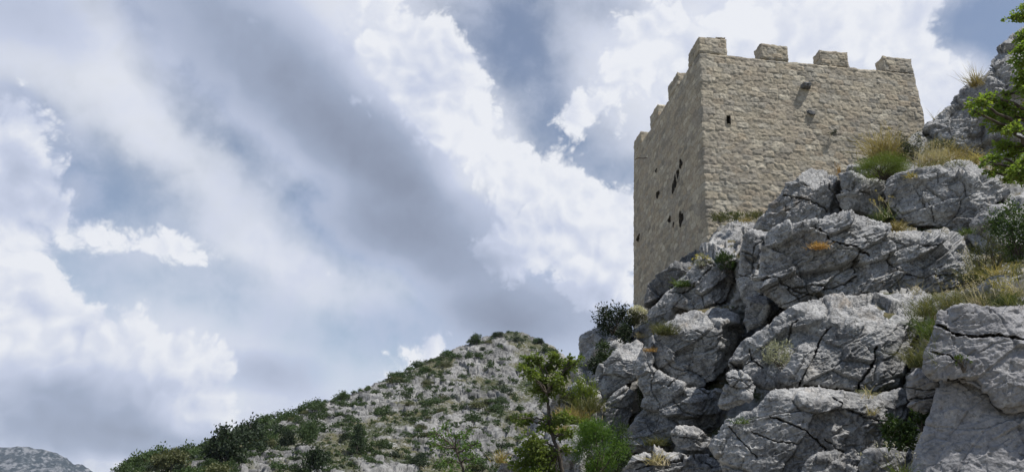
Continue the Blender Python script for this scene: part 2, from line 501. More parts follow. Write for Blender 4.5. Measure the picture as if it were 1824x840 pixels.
M_ROCK = mat_rock("limestone")
M_ROCK_NEAR = mat_rock("limestone_smooth", (0.19, 0.19, 0.20), (0.345, 0.34, 0.345), ochre=0.25, scale=1.6, bump=0.8, lichen=0.7)
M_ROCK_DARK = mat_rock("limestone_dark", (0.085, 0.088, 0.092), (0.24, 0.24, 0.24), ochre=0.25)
M_MASON = mat_masonry()

def mat_hill():
    m, g, out = new_mat("karst_hillside")
    pos = g.new("ShaderNodeNewGeometry").outputs["Position"]
    nrm = g.new("ShaderNodeNewGeometry").outputs["True Normal"]
    f = g.math("ADD", g.math("MULTIPLY", g.noise(pos, 0.12, 6, 0.65), 0.5), g.math("MULTIPLY", g.noise(pos, 0.9, 6, 0.65), 0.5))
    c = g.mix(g.rng(f, 0.38, 0.62), (0.095, 0.095, 0.095), (0.285, 0.283, 0.277))
    dk = g.rng(g.noise(g.vmath("ADD", pos, (3, 1, 7)), 0.55, 7, 0.7), 0.56, 0.68)
    c = g.mix(g.math("MULTIPLY", dk, 0.55), c, (0.11, 0.11, 0.105))
    at_ = g.new("ShaderNodeAttribute"); at_.attribute_name = "turf"
    turf = g.math("MULTIPLY", at_.outputs["Fac"], g.rng(g.noise(pos, 1.6, 6, 0.7), 0.36, 0.50))
    tc = g.mix(g.rng(g.noise(pos, 0.10, 4, 0.6), 0.40, 0.58), (0.042, 0.052, 0.024), (0.105, 0.102, 0.058))
    c = g.mix(turf, c, tc)
    b = g.new("ShaderNodeBump"); b.inputs["Strength"].default_value = 0.8; b.inputs["Distance"].default_value = 0.25
    g.put(b.inputs["Height"], g.noise(pos, 1.8, 7, 0.7))
    p = g.new("ShaderNodeBsdfPrincipled"); g.put(p.inputs["Base Color"], c); p.inputs["Roughness"].default_value = 0.95
    p.inputs["Specular IOR Level"].default_value = 0.1
    g.put(p.inputs["Normal"], b.outputs[0]); g.l.new(p.outputs[0], out.inputs[0])
    return m
M_HILL = mat_hill()

def mat_mountain():
    m, g, out = new_mat("far_karst_mountain")
    pos = g.new("ShaderNodeNewGeometry").outputs["Position"]
    f = g.rng(g.noise(pos, 0.035, 9, 0.75), 0.505, 0.56)
    c = g.mix(f, (0.012, 0.022, 0.028), (0.17, 0.175, 0.185))
    p = g.new("ShaderNodeBsdfPrincipled"); g.put(p.inputs["Base Color"], c); p.inputs["Roughness"].default_value = 1.0
    p.inputs["Specular IOR Level"].default_value = 0.0
    g.l.new(p.outputs[0], out.inputs[0])
    return m

# ------------------------------------------------------------------ ground, far mountain
def grid_faces(nr, nc, mask=None):
    idx = np.arange(nr * nc).reshape(nr, nc)
    a, b, c, d = idx[:-1, :-1], idx[:-1, 1:], idx[1:, 1:], idx[1:, :-1]
    F = np.stack([a, b, c, d], -1)
    if mask is not None:
        F = F[mask[:-1, :-1] & mask[:-1, 1:] & mask[1:, 1:] & mask[1:, :-1]]
    return F.reshape(-1, 4)

def build_ground():
    rr = np.concatenate([[0.0], np.geomspace(2, 4400, 60)])
    aa = np.linspace(0, 2 * np.pi, 97)
    R_, A_ = np.meshgrid(rr, aa, indexing="ij")
    X, Y = R_ * np.cos(A_), R_ * np.sin(A_)
    Z = np.where((R_ > 1) & (R_ < 300), 0.12 * perlin(np.stack([X, Y, 0 * X], -1) * 0.3, 4), 0) - sstep(R_, 200, 2500) * 60
    V = np.stack([X, Y, Z], -1).reshape(-1, 3)
    o = mesh_from("ground", V, [grid_faces(*X.shape)[:, ::-1]], mat_simple("dry_stony_soil", (0.16, 0.14, 0.10), (0.28, 0.26, 0.21), 0.5), origin=(0, 0, 0))
    tag(o, kind="structure")
build_ground()

def build_mountain():
    xs = np.linspace(-420, 420, 420)
    prof_x = np.array([-420, -300, -150, -60, 0, 35, 75, 100, 120, 140, 170, 210, 300, 420])
    prof_y = np.array([790, 770, 778, 790, 796, 796, 799, 806, 820, 836, 850, 862, 880, 900])
    yr = np.interp(xs, prof_x, prof_y)
    top = at(xs, yr, 3600.0)
    rows = []
    t = np.concatenate([np.linspace(0, 1, 90), 1 + np.linspace(0.05, 1, 20)])
    for k in t:
        Y = 2500 + 1100 * k
        z = np.where(k <= 1, (top[:, 2] + 70) * (k ** 1.15), (top[:, 2] + 70) * np.clip(1 - (k - 1), 0, 1) ** 1.3) - 70
        rows.append(np.stack([top[:, 0] * Y / 3600.0, np.full(len(xs), Y), z], -1))
    V = np.array(rows)
    n = fbm(V / 160.0, 6, 5, 0.55)
    V[..., 2] += n * 32 * sstep(np.minimum(t, 2 - t), 0.0, 0.35)[:, None] * (1 - 0.8 * np.exp(-((t - 1) / 0.08) ** 2))[:, None]
    ridge = 1 - np.abs(perlin(V / 300.0, 9)) * 2
    V[..., 2] += ridge * 14 * (sstep(t, 0.0, 0.2) * (1 - sstep(t, 0.85, 1.0)))[:, None]
    o = mesh_from("mountain", V.reshape(-1, 3), [grid_faces(V.shape[0], V.shape[1])], mat_mountain())
    tag(o, kind="structure")
build_mountain()

# ------------------------------------------------------------------ the karst hill across the gully
RIDGE_X = np.array([120, 180, 215, 260, 300, 330, 370, 430, 500, 560, 600, 650, 700, 760, 820, 850, 890, 920, 950, 985, 1000, 1040, 1100, 1180, 1300])
RIDGE_Y = np.array([872, 852, 838, 822, 812, 804, 792, 772, 745, 722, 708, 690, 669, 642, 617, 605, 592, 590, 598, 616, 628, 650, 690, 740, 800])
RIDGE_D = np.array([105, 110, 112, 116, 120, 123, 128, 136, 146, 155, 160, 168, 176, 186, 195, 198, 202, 204, 203, 200, 198, 190, 180, 170, 160])

def hill_point(x, s):
    """s: 0 at the foot (below the picture), 1 on the crest"""
    x = np.asarray(x, float); s = np.asarray(s, float)
    yr = np.interp(x, RIDGE_X, RIDGE_Y); Yr = np.interp(x, RIDGE_X, RIDGE_D)
    yb = 890.0; Yb = Yr * 0.52
    y = yb + (np.minimum(yr, yb - 12) - yb) * s
    q = s ** 1.25
    return at(x, y, Yb + (Yr - Yb) * q)

HILL = {}
def build_hill():
    xs = np.arange(110, 1260, 1.15)
    s = np.linspace(0, 1, 300)
    S, X = np.meshgrid(s, xs, indexing="ij")
    P = hill_point(X, S)
    crest = P[-1]
    back = []
    for k in np.linspace(0.02, 1, 26):
        b = crest.copy()
        b[:, 1] += 80 * k; b[:, 0] += 80 * k * crest[:, 0] / crest[:, 1]
        b[:, 2] -= (3.5 * k + 1.0 * k * k) * 14
        back.append(b)
    P = np.concatenate([P, np.array(back)])
    du = np.gradient(P, axis=1); dv = np.gradient(P, axis=0)
    N = np.cross(du, dv); N /= np.linalg.norm(N, axis=-1, keepdims=True) + 1e-9
    N = np.where(N[..., 2:3] < 0, -N, N)
    tf = fbm(P / 14.0, 4, 70, 0.6)
    turf = sstep(tf, -0.08, 0.22)
    q = P * np.array([1, 1, 1.4])
    q = q + 1.2 * vec_noise(q / 5.0, 61)
    v1, e1, _ = cells(q / 5.5, 62); v2, e2, _ = cells(q / 2.0, 63); v3, e3, _ = cells(q / 0.85, 64)
    d = v1 * 1.5 + v2 * 0.75 + v3 * 0.22 - 0.55 * (1 - sstep(e2, 0, 0.14)) - 0.6 * (1 - sstep(e1, 0, 0.1)) + 0.25 * fbm(P / 1.5, 3, 65, 0.6)
    d = d * (1 - 0.55 * turf)
    fade = 1.0 - 0.45 * sstep(S, 0.85, 1.0)
    fade = np.concatenate([fade, np.repeat(fade[-1:], 26, 0)])
    P = P + N * (d * fade)[..., None]
    V = P.reshape(-1, 3)
    o = mesh_from("hill", V, [grid_faces(P.shape[0], P.shape[1])], M_HILL)
    a = o.data.attributes.new("turf", 'FLOAT', 'POINT')
    a.data.foreach_set("value", turf.astype(np.float32).ravel())
    tag(o, kind="structure")
    HILL["P"] = P; HILL["xs"] = xs; HILL["s"] = s; HILL["turf"] = turf
build_hill()

def on_hill(x, s):
    j = int(np.clip(np.searchsorted(HILL["xs"], x), 0, len(HILL["xs"]) - 1))
    i = int(np.clip(round(s * 299), 0, 299))
    return HILL["P"][i, j]

def s_of(x, y):
    yr = np.interp(x, RIDGE_X, RIDGE_Y)
    return (890.0 - y) / (890.0 - min(yr, 878.0))

# ------------------------------------------------------------------ castle tower
T_A = np.array([6.8673, 23.7162, 16.8667]) + EYE          # near upper corner, merlon top
T_E = np.array([0.99402, 0.10920, 0.0]); T_N = np.array([-0.10920, 0.99402, 0.0]); T_Z = np.array([0, 0, 1.0])
TL, TM, TH = 8.78, 9.05, 0.72
T_DEPTH = 11.5

def tower_world(p):
    """tower coordinates (u along front, v along left face, w below top negative) with the batter of the walls"""
    u, v, w = p[..., 0], p[..., 1], p[..., 2]
    k = -w
    fu = 1 - u / TL; fv = 1 - v / TM
    uu = u - k * 0.0225 * fu + k * 0.0264 * (1 - fu)
    vv = v - k * 0.0064 * fv + k * 0.01 * (1 - fv)
    return T_A + uu[..., None] * T_E + vv[..., None] * T_N + w[..., None] * T_Z

def stone_field(p):
    """rubble courses: returns (relief in metres, mortar 0..1, rand1, rand2)"""
    u = (p[..., 0] - p[..., 1]).astype(np.float32); w = p[..., 2].astype(np.float32)
    q = np.stack([u, w, 0 * u], -1)
    rough = 0.35 + 0.65 * sstep(-w, 1.2, 5.5)
    wz = w + rough * (0.07 * perlin(q * 0.9, 201) + 0.035 * perlin(q * 3.1, 202)) + 0.010 * perlin(q * 9, 203)
    uu = u + 0.04 * perlin(q * 3.3, 204) + 0.012 * perlin(q * 11, 205)
    ln, hr = 0.40, 0.225
    gx = uu / ln; gz = wz / hr
    rz = np.floor(gz).astype(np.int32)
    z0 = np.zeros_like(rz)
    f1 = np.full(u.shape, 9.0, np.float32); f2 = f1.copy()
    bh = np.zeros(u.shape, np.uint32); bx = np.zeros(u.shape, np.float32); bz = bx.copy()
    jit = 0.34 + 0.50 * rough
    for dz in (-1, 0, 1):
        k = rz + dz
        sh = gx + 0.5 * (k % 2) + 0.3 * _f(_h(k, z0, z0, 76), 1)
        ix = np.floor(sh).astype(np.int32)
        for dx in (-1, 0, 1):
            h = _h(ix + dx, k, z0, 80)
            vx = (sh - (ix + dx + 0.5 + (_f(h, 1) - 0.5) * jit)) * 0.92
            vz = gz - (k + 0.5 + (_f(h, 2) - 0.5) * jit * 0.6)
            d = (np.abs(vx) ** 4 + np.abs(vz) ** 4) ** 0.25        # squarish stones
            near = d < f1
            f2 = np.where(near, f1, np.minimum(f2, d))
            bh = np.where(near, h, bh); bx = np.where(near, vx, bx); bz = np.where(near, vz, bz)
            f1 = np.where(near, d, f1)
    e = (f2 - f1) * 0.17
    # larger dressed stones bonded round the near corner
    gq = w / 0.34 + 0.05 * perlin(q * 2.0, 218); rq = np.floor(gq).astype(np.int32); fq = gq - rq
    au = np.abs(u + 0.02 * perlin(q * 4.0, 219))
    alt = ((rq % 2) == 0) ^ (u < 0)
    wq = np.where(alt, 0.52, 0.30) + 0.10 * (_f(_h(rq, z0, z0, 221), 1) - 0.5)
    inq = au < wq
    eq = np.minimum(wq - au, np.minimum(fq, 1 - fq) * 0.34)
    e = np.where(inq, eq * 0.8, np.minimum(e, np.abs(au - wq)))
    bh = np.where(inq, _h(rq, z0, z0, 222), bh); bx = np.where(inq, au / wq - 0.5, bx); bz = np.where(inq, fq - 0.5, bz)
    e = e + 0.016 * fbm(q * 9, 3, 206, 0.6)
    r1, r2, r3 = _f(bh, 11), _f(bh, 12), _f(bh, 13)
    up = sstep(e, -0.004, 0.040)
    tilt = (r3 - 0.5) * bz * 0.055 + (_f(bh, 14) - 0.5) * bx * 0.08
    P3 = p.astype(np.float32)
    v2, _, _ = cells(P3 / 0.12, 207)
    flush = 0.30 + 0.70 * sstep(perlin(q * 1.1, 215) + 0.5 * perlin(q * 3.7, 216), -0.25, 0.35)
    v4, _, _ = cells(P3 / 0.42, 217)
    rel = up * flush * (0.020 + 0.034 * r2) + up * tilt + v4 * 0.022 * rough + v2 * 0.042 * (0.45 + 0.55 * up) + 0.018 * fbm(P3 / 0.11, 3, 208, 0.6) + 0.035 * perlin(P3 * 0.55, 209)
    return rel, 1 - sstep(e, 0.0, 0.026), r1, r3

def stone_box(name, lo, hi, res, parent, holes=(), skip=()):
    """closed box of rubble masonry; res = spacing per (front/left, other) faces; holes: callables(p)->bool mask to open"""
    lo = np.array(lo, float); hi = np.array(hi, float)
    Vs, Fs, off = [], [], 0
    for ax in range(3):
        for sg in (0, 1):
            if (ax, sg) in skip: continue
            r = res[0] if sg == 0 and ax < 2 else res[1]
            o1, o2 = [a for a in range(3) if a != ax]
            n1 = max(2, int(round((hi[o1] - lo[o1]) / r)) + 1); n2 = max(2, int(round((hi[o2] - lo[o2]) / r)) + 1)
            A, B = np.meshgrid(np.linspace(lo[o1], hi[o1], n1), np.linspace(lo[o2], hi[o2], n2), indexing="ij")
            p = np.zeros((n1, n2, 3)); p[..., ax] = hi[ax] if sg else lo[ax]; p[..., o1] = A; p[..., o2] = B
            mask = np.ones((n1, n2), bool)
            for hfun in holes: mask &= ~hfun(p, ax, sg)
            F = grid_faces(n1, n2, mask)
            flip = (ax == 1) ^ (sg == 1)
            if not flip: F = F[:, ::-1]
            Vs.append(p.reshape(-1, 3)); Fs.append(F + off); off += n1 * n2
    p = np.concatenate(Vs)
    nrm = np.zeros_like(p)
    edge = np.zeros(len(p))
    for ax in range(3):
        wl = np.clip(1 - (p[:, ax] - lo[ax]) / 0.10, 0, 1); wh = np.clip(1 - (hi[ax] - p[:, ax]) / 0.10, 0, 1)
        nrm[:, ax] = wh - wl; edge += np.maximum(wl, wh)
    nl = np.linalg.norm(nrm, axis=1, keepdims=True); nrm /= np.maximum(nl, 1e-6)
    rel, mort, r1, r2 = stone_field(p)
    disp = 0.55 * rel - 0.035 * np.clip(edge - 1, 0, 1) ** 1.5 * (1 + 1.2 * perlin(p * 2.2, 230)) - 0.03
    q = p + nrm * disp[:, None]
    o = mesh_from(name, tower_world(q), Fs, M_MASON, parent)
    a = o.data.attributes.new("stone", 'FLOAT_COLOR', 'POINT')
    c = np.stack([r1, mort, r2, np.ones_like(r1)], -1).astype(np.float32)
    a.data.foreach_set("color", c.ravel())
    return o

M_DARKHOLE = mat_simple("mortar_with_painted_shade", (0.05, 0.046, 0.04), (0.10, 0.09, 0.075), 20)  # hole linings: the shade inside the openings is painted into this dark colour
M_IRON = mat_simple("rusty_iron", (0.05, 0.035, 0.025), (0.10, 0.06, 0.04), 30)

HOLES_L = [(2.33, 4.35, .13, .17), (2.69, 4.62, .11, .17), (3.05, 4.83, .14, .22), (3.27, 4.99, .12, .16), (5.26, 4.43, .17, .13),
           (5.44, 3.23, .08, .07), (3.77, 6.15, .17, .12), (2.45, 6.62, .20, .24), (3.28, 6.55, .10, .08), (8.22, 5.40, .22, .13)]

def build_tower():
    root = empty("castle_tower", tower_world(np.array([[TL / 2, TM / 2, -T_DEPTH]]))[0])
    tag(root, "square crenellated tower of pale rubble masonry standing on the limestone outcrop", "castle tower")
    def hole_mask(p, ax, sg):
        m = np.zeros(p.shape[:2], bool)
        if ax == 0 and sg == 0:
            for (v, d, rv, rz) in HOLES_L:
                dv = (p[..., 1] - v) / rv; dz = (p[..., 2] + d) / rz
                ang = np.arctan2(dz, dv)
                m |= np.hypot(dv, dz) < 1 + 0.25 * np.sin(3 * ang + v * 7) + 0.15 * np.sin(5 * ang + d * 5)
        if ax == 1 and sg == 0:
            m |= (np.abs(p[..., 0] - 1.03) < 0.05) & (np.abs(p[..., 2] + 3.56) < 0.15)
        return m
    stone_box("wall", (0, 0, -T_DEPTH), (TL, TM, -TH), (0.03, 0.12), root, holes=[hole_mask], skip=[(2, 0)])
    wall_t = 0.62
    spans = [(0, 1.17), (2.46, 3.63), (4.88, 6.08), (7.51, TL)]
    spans_l = [(0, 1.22), (2.46, 3.72), (5.12, 6.34), (7.78, TM)]
    rnd = random.Random(4)
    def merlon(lo, hi):
        stone_box("merlon", lo, hi, (0.028, 0.04), root)
    zt = lambda: -0.02 + rnd.uniform(-0.03, 0.05)
    # front row, then left row, then the far rows; corner ones are L shaped pairs that butt
    merlon((0, 0, -TH - 0.04), (1.17, wall_t, -0.0))
    merlon((0, wall_t + 0.003, -TH - 0.04), (wall_t, 1.22, -0.03))
    for a, b in spans[1:]:
        merlon((a, 0, -TH - 0.04), (b, wall_t, zt()))
    for a, b in spans_l[1:]:
        merlon((0, a, -TH - 0.04), (wall_t, b, zt()))
    for a, b in spans[1:]:
        merlon((a, TM - wall_t, -TH - 0.04), (b, TM, zt()))
    for a, b in spans_l[1:3]:
        merlon((TL - wall_t, a, -TH - 0.04), (TL, b, zt()))
    # loose cap stones on the eroded corner merlon
    stone_box("cap_stone", (0.34, 0.04, -0.03), (0.80, 0.5, 0.05), (0.028, 0.05), root)
    stone_box("cap_stone", (0.70, 0.03, -0.02), (1.14, 0.52, 0.09), (0.028, 0.05), root)
    # arrow slit lining: a deep open-fronted pocket
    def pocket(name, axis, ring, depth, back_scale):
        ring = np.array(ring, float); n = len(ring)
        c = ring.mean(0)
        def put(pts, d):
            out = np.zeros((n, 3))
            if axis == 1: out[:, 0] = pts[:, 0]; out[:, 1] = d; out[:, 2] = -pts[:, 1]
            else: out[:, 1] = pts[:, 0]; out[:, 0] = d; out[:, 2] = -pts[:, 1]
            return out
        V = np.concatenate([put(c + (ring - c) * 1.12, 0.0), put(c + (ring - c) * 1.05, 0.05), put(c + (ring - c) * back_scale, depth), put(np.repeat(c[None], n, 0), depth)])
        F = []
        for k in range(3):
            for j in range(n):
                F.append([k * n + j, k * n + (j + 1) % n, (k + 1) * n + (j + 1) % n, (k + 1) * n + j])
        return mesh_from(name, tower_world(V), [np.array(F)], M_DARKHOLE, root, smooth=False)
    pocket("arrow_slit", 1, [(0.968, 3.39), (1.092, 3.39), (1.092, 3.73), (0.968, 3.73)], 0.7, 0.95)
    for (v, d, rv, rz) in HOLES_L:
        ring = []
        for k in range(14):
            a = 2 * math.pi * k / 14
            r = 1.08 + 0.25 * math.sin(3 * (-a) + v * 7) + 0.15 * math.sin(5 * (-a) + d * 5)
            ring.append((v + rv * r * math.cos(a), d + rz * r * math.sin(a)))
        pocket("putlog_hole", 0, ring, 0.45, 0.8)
    # rough corbel that throws the long shadow, and the stub beneath it
    def corbel(name, u, w, hw, hh, out, seed):
        n1, n2 = 22, 26
        A, T = np.meshgrid(np.linspace(0, 1, n1), np.linspace(0, 2 * np.pi, n2, endpoint=False), indexing="ij")
        prof = np.where(A < 0.9, 1 - 0.25 * A ** 2, (1 - ((A - 0.9) / 0.1) ** 2 * 0.98) * 0.8)
        sx = np.sign(np.cos(T)) * np.abs(np.cos(T)) ** 0.6; sz = np.sign(np.sin(T)) * np.abs(np.sin(T)) ** 0.6
        p = np.stack([u + sx * hw * prof, 0.08 - out * A - 0.04, -w + sz * hh * prof - 0.05 * A], -1)
        v, e, _ = cells(p / 0.13, seed)
        nn = np.stack([sx, -0.3 + 0 * sx, sz], -1)
        p = p + nn * (v * 0.07 + 0.02 * fbm(p / 0.06, 3, seed + 1))[..., None]
        idx = np.arange(n1 * n2).reshape(n1, n2)
        F = np.stack([idx[:-1], np.roll(idx, -1, 1)[:-1], np.roll(idx, -1, 1)[1:], idx[1:]], -1).reshape(-1, 4)
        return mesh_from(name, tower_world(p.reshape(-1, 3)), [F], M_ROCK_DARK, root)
    corbel("corbel", 4.12, 1.80, 0.17, 0.12, 0.28, 300)
    corbel("corbel_stub", 4.23, 2.93, 0.16, 0.09, 0.13, 310)
    # bent iron bar near the far edge of the left face
    pts = [(0.12, 6.75, -1.98), (-0.18, 6.8, -2.0), (-0.34, 6.95, -1.93), (-0.42, 7.2, -1.90)]
    V, F = tube([tower_world(np.array([q]))[0] for q in pts], [0.022, 0.02, 0.018, 0.012], 6)
    mesh_from("iron_bar", V, [F], M_IRON, root)

def tube(pts, radii, n=6):
    pts = np.array(pts, float); m = len(pts)
    V = []
    tan = np.gradient(pts, axis=0)
    ref = np.array([0.3, 0.5, 0.8])
    for k in range(m):
        t = tan[k] / (np.linalg.norm(tan[k]) + 1e-9)
        a = np.cross(t, ref); a /= np.linalg.norm(a) + 1e-9; b = np.cross(t, a)
        for j in range(n):
            th = 2 * math.pi * j / n
            V.append(pts[k] + radii[k] * (a * math.cos(th) + b * math.sin(th)))
    F = [[k * n + j, k * n + (j + 1) % n, (k + 1) * n + (j + 1) % n, (k + 1) * n + j] for k in range(m - 1) for j in range(n)]
    return np.array(V), np.array(F)
build_tower()

# ------------------------------------------------------------------ limestone outcrop
ZW, ZH, ZX0, ZY0 = 1120, 1060, 840, -40
ZBUF = np.full((ZH, ZW), np.inf)          # forward distance of the rock seen in each direction: used to seat plants

def zput(px, py, P):
    ok = (px > ZX0 + 2) & (px < ZX0 + ZW - 3) & (py > ZY0 + 2) & (py < ZY0 + ZH - 3)
    px, py, P = px[ok], py[ok], P[ok]
    ix = np.round(px - ZX0).astype(int); iy = np.round(py - ZY0).astype(int)
    for dx in (-1, 0, 1):
        for dy in (-1, 0, 1):
            np.minimum.at(ZBUF, (iy + dy, ix + dx), P)

def seat(px, py, back=0.0):
    """the point of the rock surface seen at (px, py)"""
    y0, x0 = int(round(py - ZY0)), int(round(px - ZX0))
    w = ZBUF[max(0, y0 - 1):y0 + 2, max(0, x0 - 1):x0 + 2]
    Y = w[np.isfinite(w)]
    Y = float(np.median(Y)) if len(Y) else 20.0
    return at(px, py, Y + back)

def poly_sdf(X, Y, poly):
    """signed distance in pixels, positive inside"""
    poly = np.array(poly, float); n = len(poly)
    d = np.full(X.shape, 1e9); inside = np.zeros(X.shape, bool)
    for i in range(n):
        a = poly[i]; b = poly[(i + 1) % n]
        e = b - a; wx = X - a[0]; wy = Y - a[1]
        t = np.clip((wx * e[0] + wy * e[1]) / (e @ e + 1e-9), 0, 1)
        d = np.minimum(d, np.hypot(wx - t * e[0], wy - t * e[1]))
        cond = (a[1] > Y) != (b[1] > Y)
        xi = a[0] + (Y - a[1]) * e[0] / (e[1] if abs(e[1]) > 1e-9 else 1e-9)
        inside ^= cond & (X < xi)
    return np.where(inside, d, -d)

def line_dist(X, Y, line):
    line = np.array(line, float)
    d = np.full(X.shape, 1e9)
    for a, b in zip(line[:-1], line[1:]):
        e = b - a; wx = X - a[0]; wy = Y - a[1]
        t = np.clip((wx * e[0] + wy * e[1]) / (e @ e + 1e-9), 0, 1)
        d = np.minimum(d, np.hypot(wx - t * e[0], wy - t * e[1]))
    return d

def nvec(az, el):
    az, el = math.radians(az), math.radians(el)
    return np.array([math.sin(az) * math.cos(el), -math.cos(az) * math.cos(el), math.sin(el)])

def boulder(name, label, cat, poly, Y0, planes, mat=None, step=1.3, edge=0.35, thick=2.0, size=0.8, amp=1.0, strata=1.8, crack=1.0, fine=1.0,
            big=1.0, cracks=(), seed=3, rag=2.2, depth_fn=None, kind=None, group=None, lean=True):
    poly = np.array(poly, float)
    x0, y0 = poly.min(0) - 6; x1, y1 = poly.max(0) + 6
    X, Yp = np.meshgrid(np.arange(x0, x1, step), np.arange(y0, y1, step))
    sdf = poly_sdf(X, Yp, poly)
    q = np.stack([X * 0.045, Yp * 0.045, 0 * X + seed], -1)
    sdf = sdf + rag * 1.6 * perlin(q, seed + 1) + rag * 0.8 * perlin(q * 3.1, seed + 2) - 0.5
    R = rays(X, Yp)
    if depth_fn is not None:
        t = depth_fn(X, Yp)
    else:
        ts = []
        for (px, py, dY, az, el) in planes:
            if lean and el <= 42: az, el = az - 10, el * 0.62 - 9      # faces stand steep and lean out
            r0 = rays(px, py); n = nvec(az, el)
            while n @ r0 / np.linalg.norm(r0) > -0.30 and el > -60:      # a plane hardly seen from below is no face of this stone
                el -= 2; n = nvec(az, el)
            p0 = r0 * (Y0 + dY)
            den = np.minimum(R @ n, -0.06)
            ts.append((p0 @ n) / den)
        ts = np.array(ts)
        k = 0.045
        t = k * np.log(np.exp(np.clip((ts - ts.max(0)) / k, -40, 0)).sum(0)) + ts.max(0)      # rounded arrises
        t = np.clip(t, Y0 - thick, Y0 + 2.2 * thick)
    mpp = Y0 / FPX; edge = edge * 0.45
    e = np.clip(sdf * mpp / edge, 0, 1)
    t = t + edge * 1.15 * (1 - np.sqrt(np.clip(1 - (1 - e) ** 2, 0, 1)))
    P = EYE + R * t[..., None]
    du = np.gradient(P, axis=1); dv = np.gradient(P, axis=0)
    N = np.cross(dv, du); N /= np.linalg.norm(N, axis=-1, keepdims=True) + 1e-9
    flip = (N * R).sum(-1) > 0
    N[flip] *= -1
    mask = sdf > 0
    d = np.zeros(X.shape)
    d[mask] = rock_disp(P[mask], size, amp, strata, crack, fine, seed, big)
    d *= 0.35 + 0.65 * sstep(e, 0.0, 0.6)
    P = P + N * d[..., None]
    groove = np.zeros(X.shape)
    for (line, wpx, dep) in cracks:
        jx = X + 3.0 * perlin(q * 2.5, seed + 8) + 1.2 * perlin(q * 8, seed + 6)
        jy = Yp + 3.0 * perlin(q * 2.5, seed + 9) + 1.2 * perlin(q * 8, seed + 7)
        dd = line_dist(jx, jy, line)
        ww = wpx * (0.75 + 0.7 * perlin(q * 1.8, seed + 10))
        groove = np.maximum(groove, dep * (1 - sstep(dd, ww * 0.3, ww * 1.1)))
    P = P + R * groove[..., None]
    zput(X[mask], Yp[mask], P[..., 1][mask])
    F = grid_faces(X.shape[0], X.shape[1], mask)[:, ::-1]
    used = np.unique(F)
    remap = -np.ones(X.size, int); remap[used] = np.arange(len(used))
    F = remap[F]
    V = P.reshape(-1, 3)[used]
    # close the stone behind: rings drawn back and in, then a cap
    E = np.concatenate([F[:, [0, 1]], F[:, [1, 2]], F[:, [2, 3]], F[:, [3, 0]]])
    key = np.sort(E, 1); _, inv, cnt = np.unique(key, axis=0, return_inverse=True, return_counts=True)
    B = E[cnt[inv.ravel()] == 1]
    bv = np.unique(B); m = len(bv)
    bm = -np.ones(len(V), int); bm[bv] = np.arange(m)
    c = V[bv].mean(0)
    view = (c - EYE) / np.linalg.norm(c - EYE)
    rings = [V]; faces = [F]
    prev = bv; off = len(V)
    for kk, (back, shrink) in enumerate(((0.30, 0.98), (0.65, 0.88), (1.0, 0.62))):
        lat = V[bv] - c; dep = (lat @ view)[:, None] * view
        ring = c + dep * (1 - back) + (lat - dep) * shrink + view * thick * back
        if depth_fn is not None:                  # a hillside only runs on behind its own rim
            ring = V[bv] + (V[bv] - EYE) / np.linalg.norm(V[bv] - EYE, axis=1, keepdims=True) * thick * back
        ring = ring + 0.12 * size * vec_noise(ring / (0.5 * size), seed + 90 + kk)
        rings.append(ring)
        cur = np.arange(off, off + m)
        faces.append(np.stack([prev[bm[B[:, 1]]], prev[bm[B[:, 0]]], cur[bm[B[:, 0]]], cur[bm[B[:, 1]]]], -1))
        prev = cur; off += m
    if depth_fn is None:
        rings.append((c + view * thick * 1.05)[None])
        faces.append(np.stack([prev[bm[B[:, 1]]], prev[bm[B[:, 0]]], np.full(len(B), off)], -1))
    o = mesh_from(name, np.concatenate(rings), faces, mat or M_ROCK)
    tag(o, label, cat, group, kind)
    return o

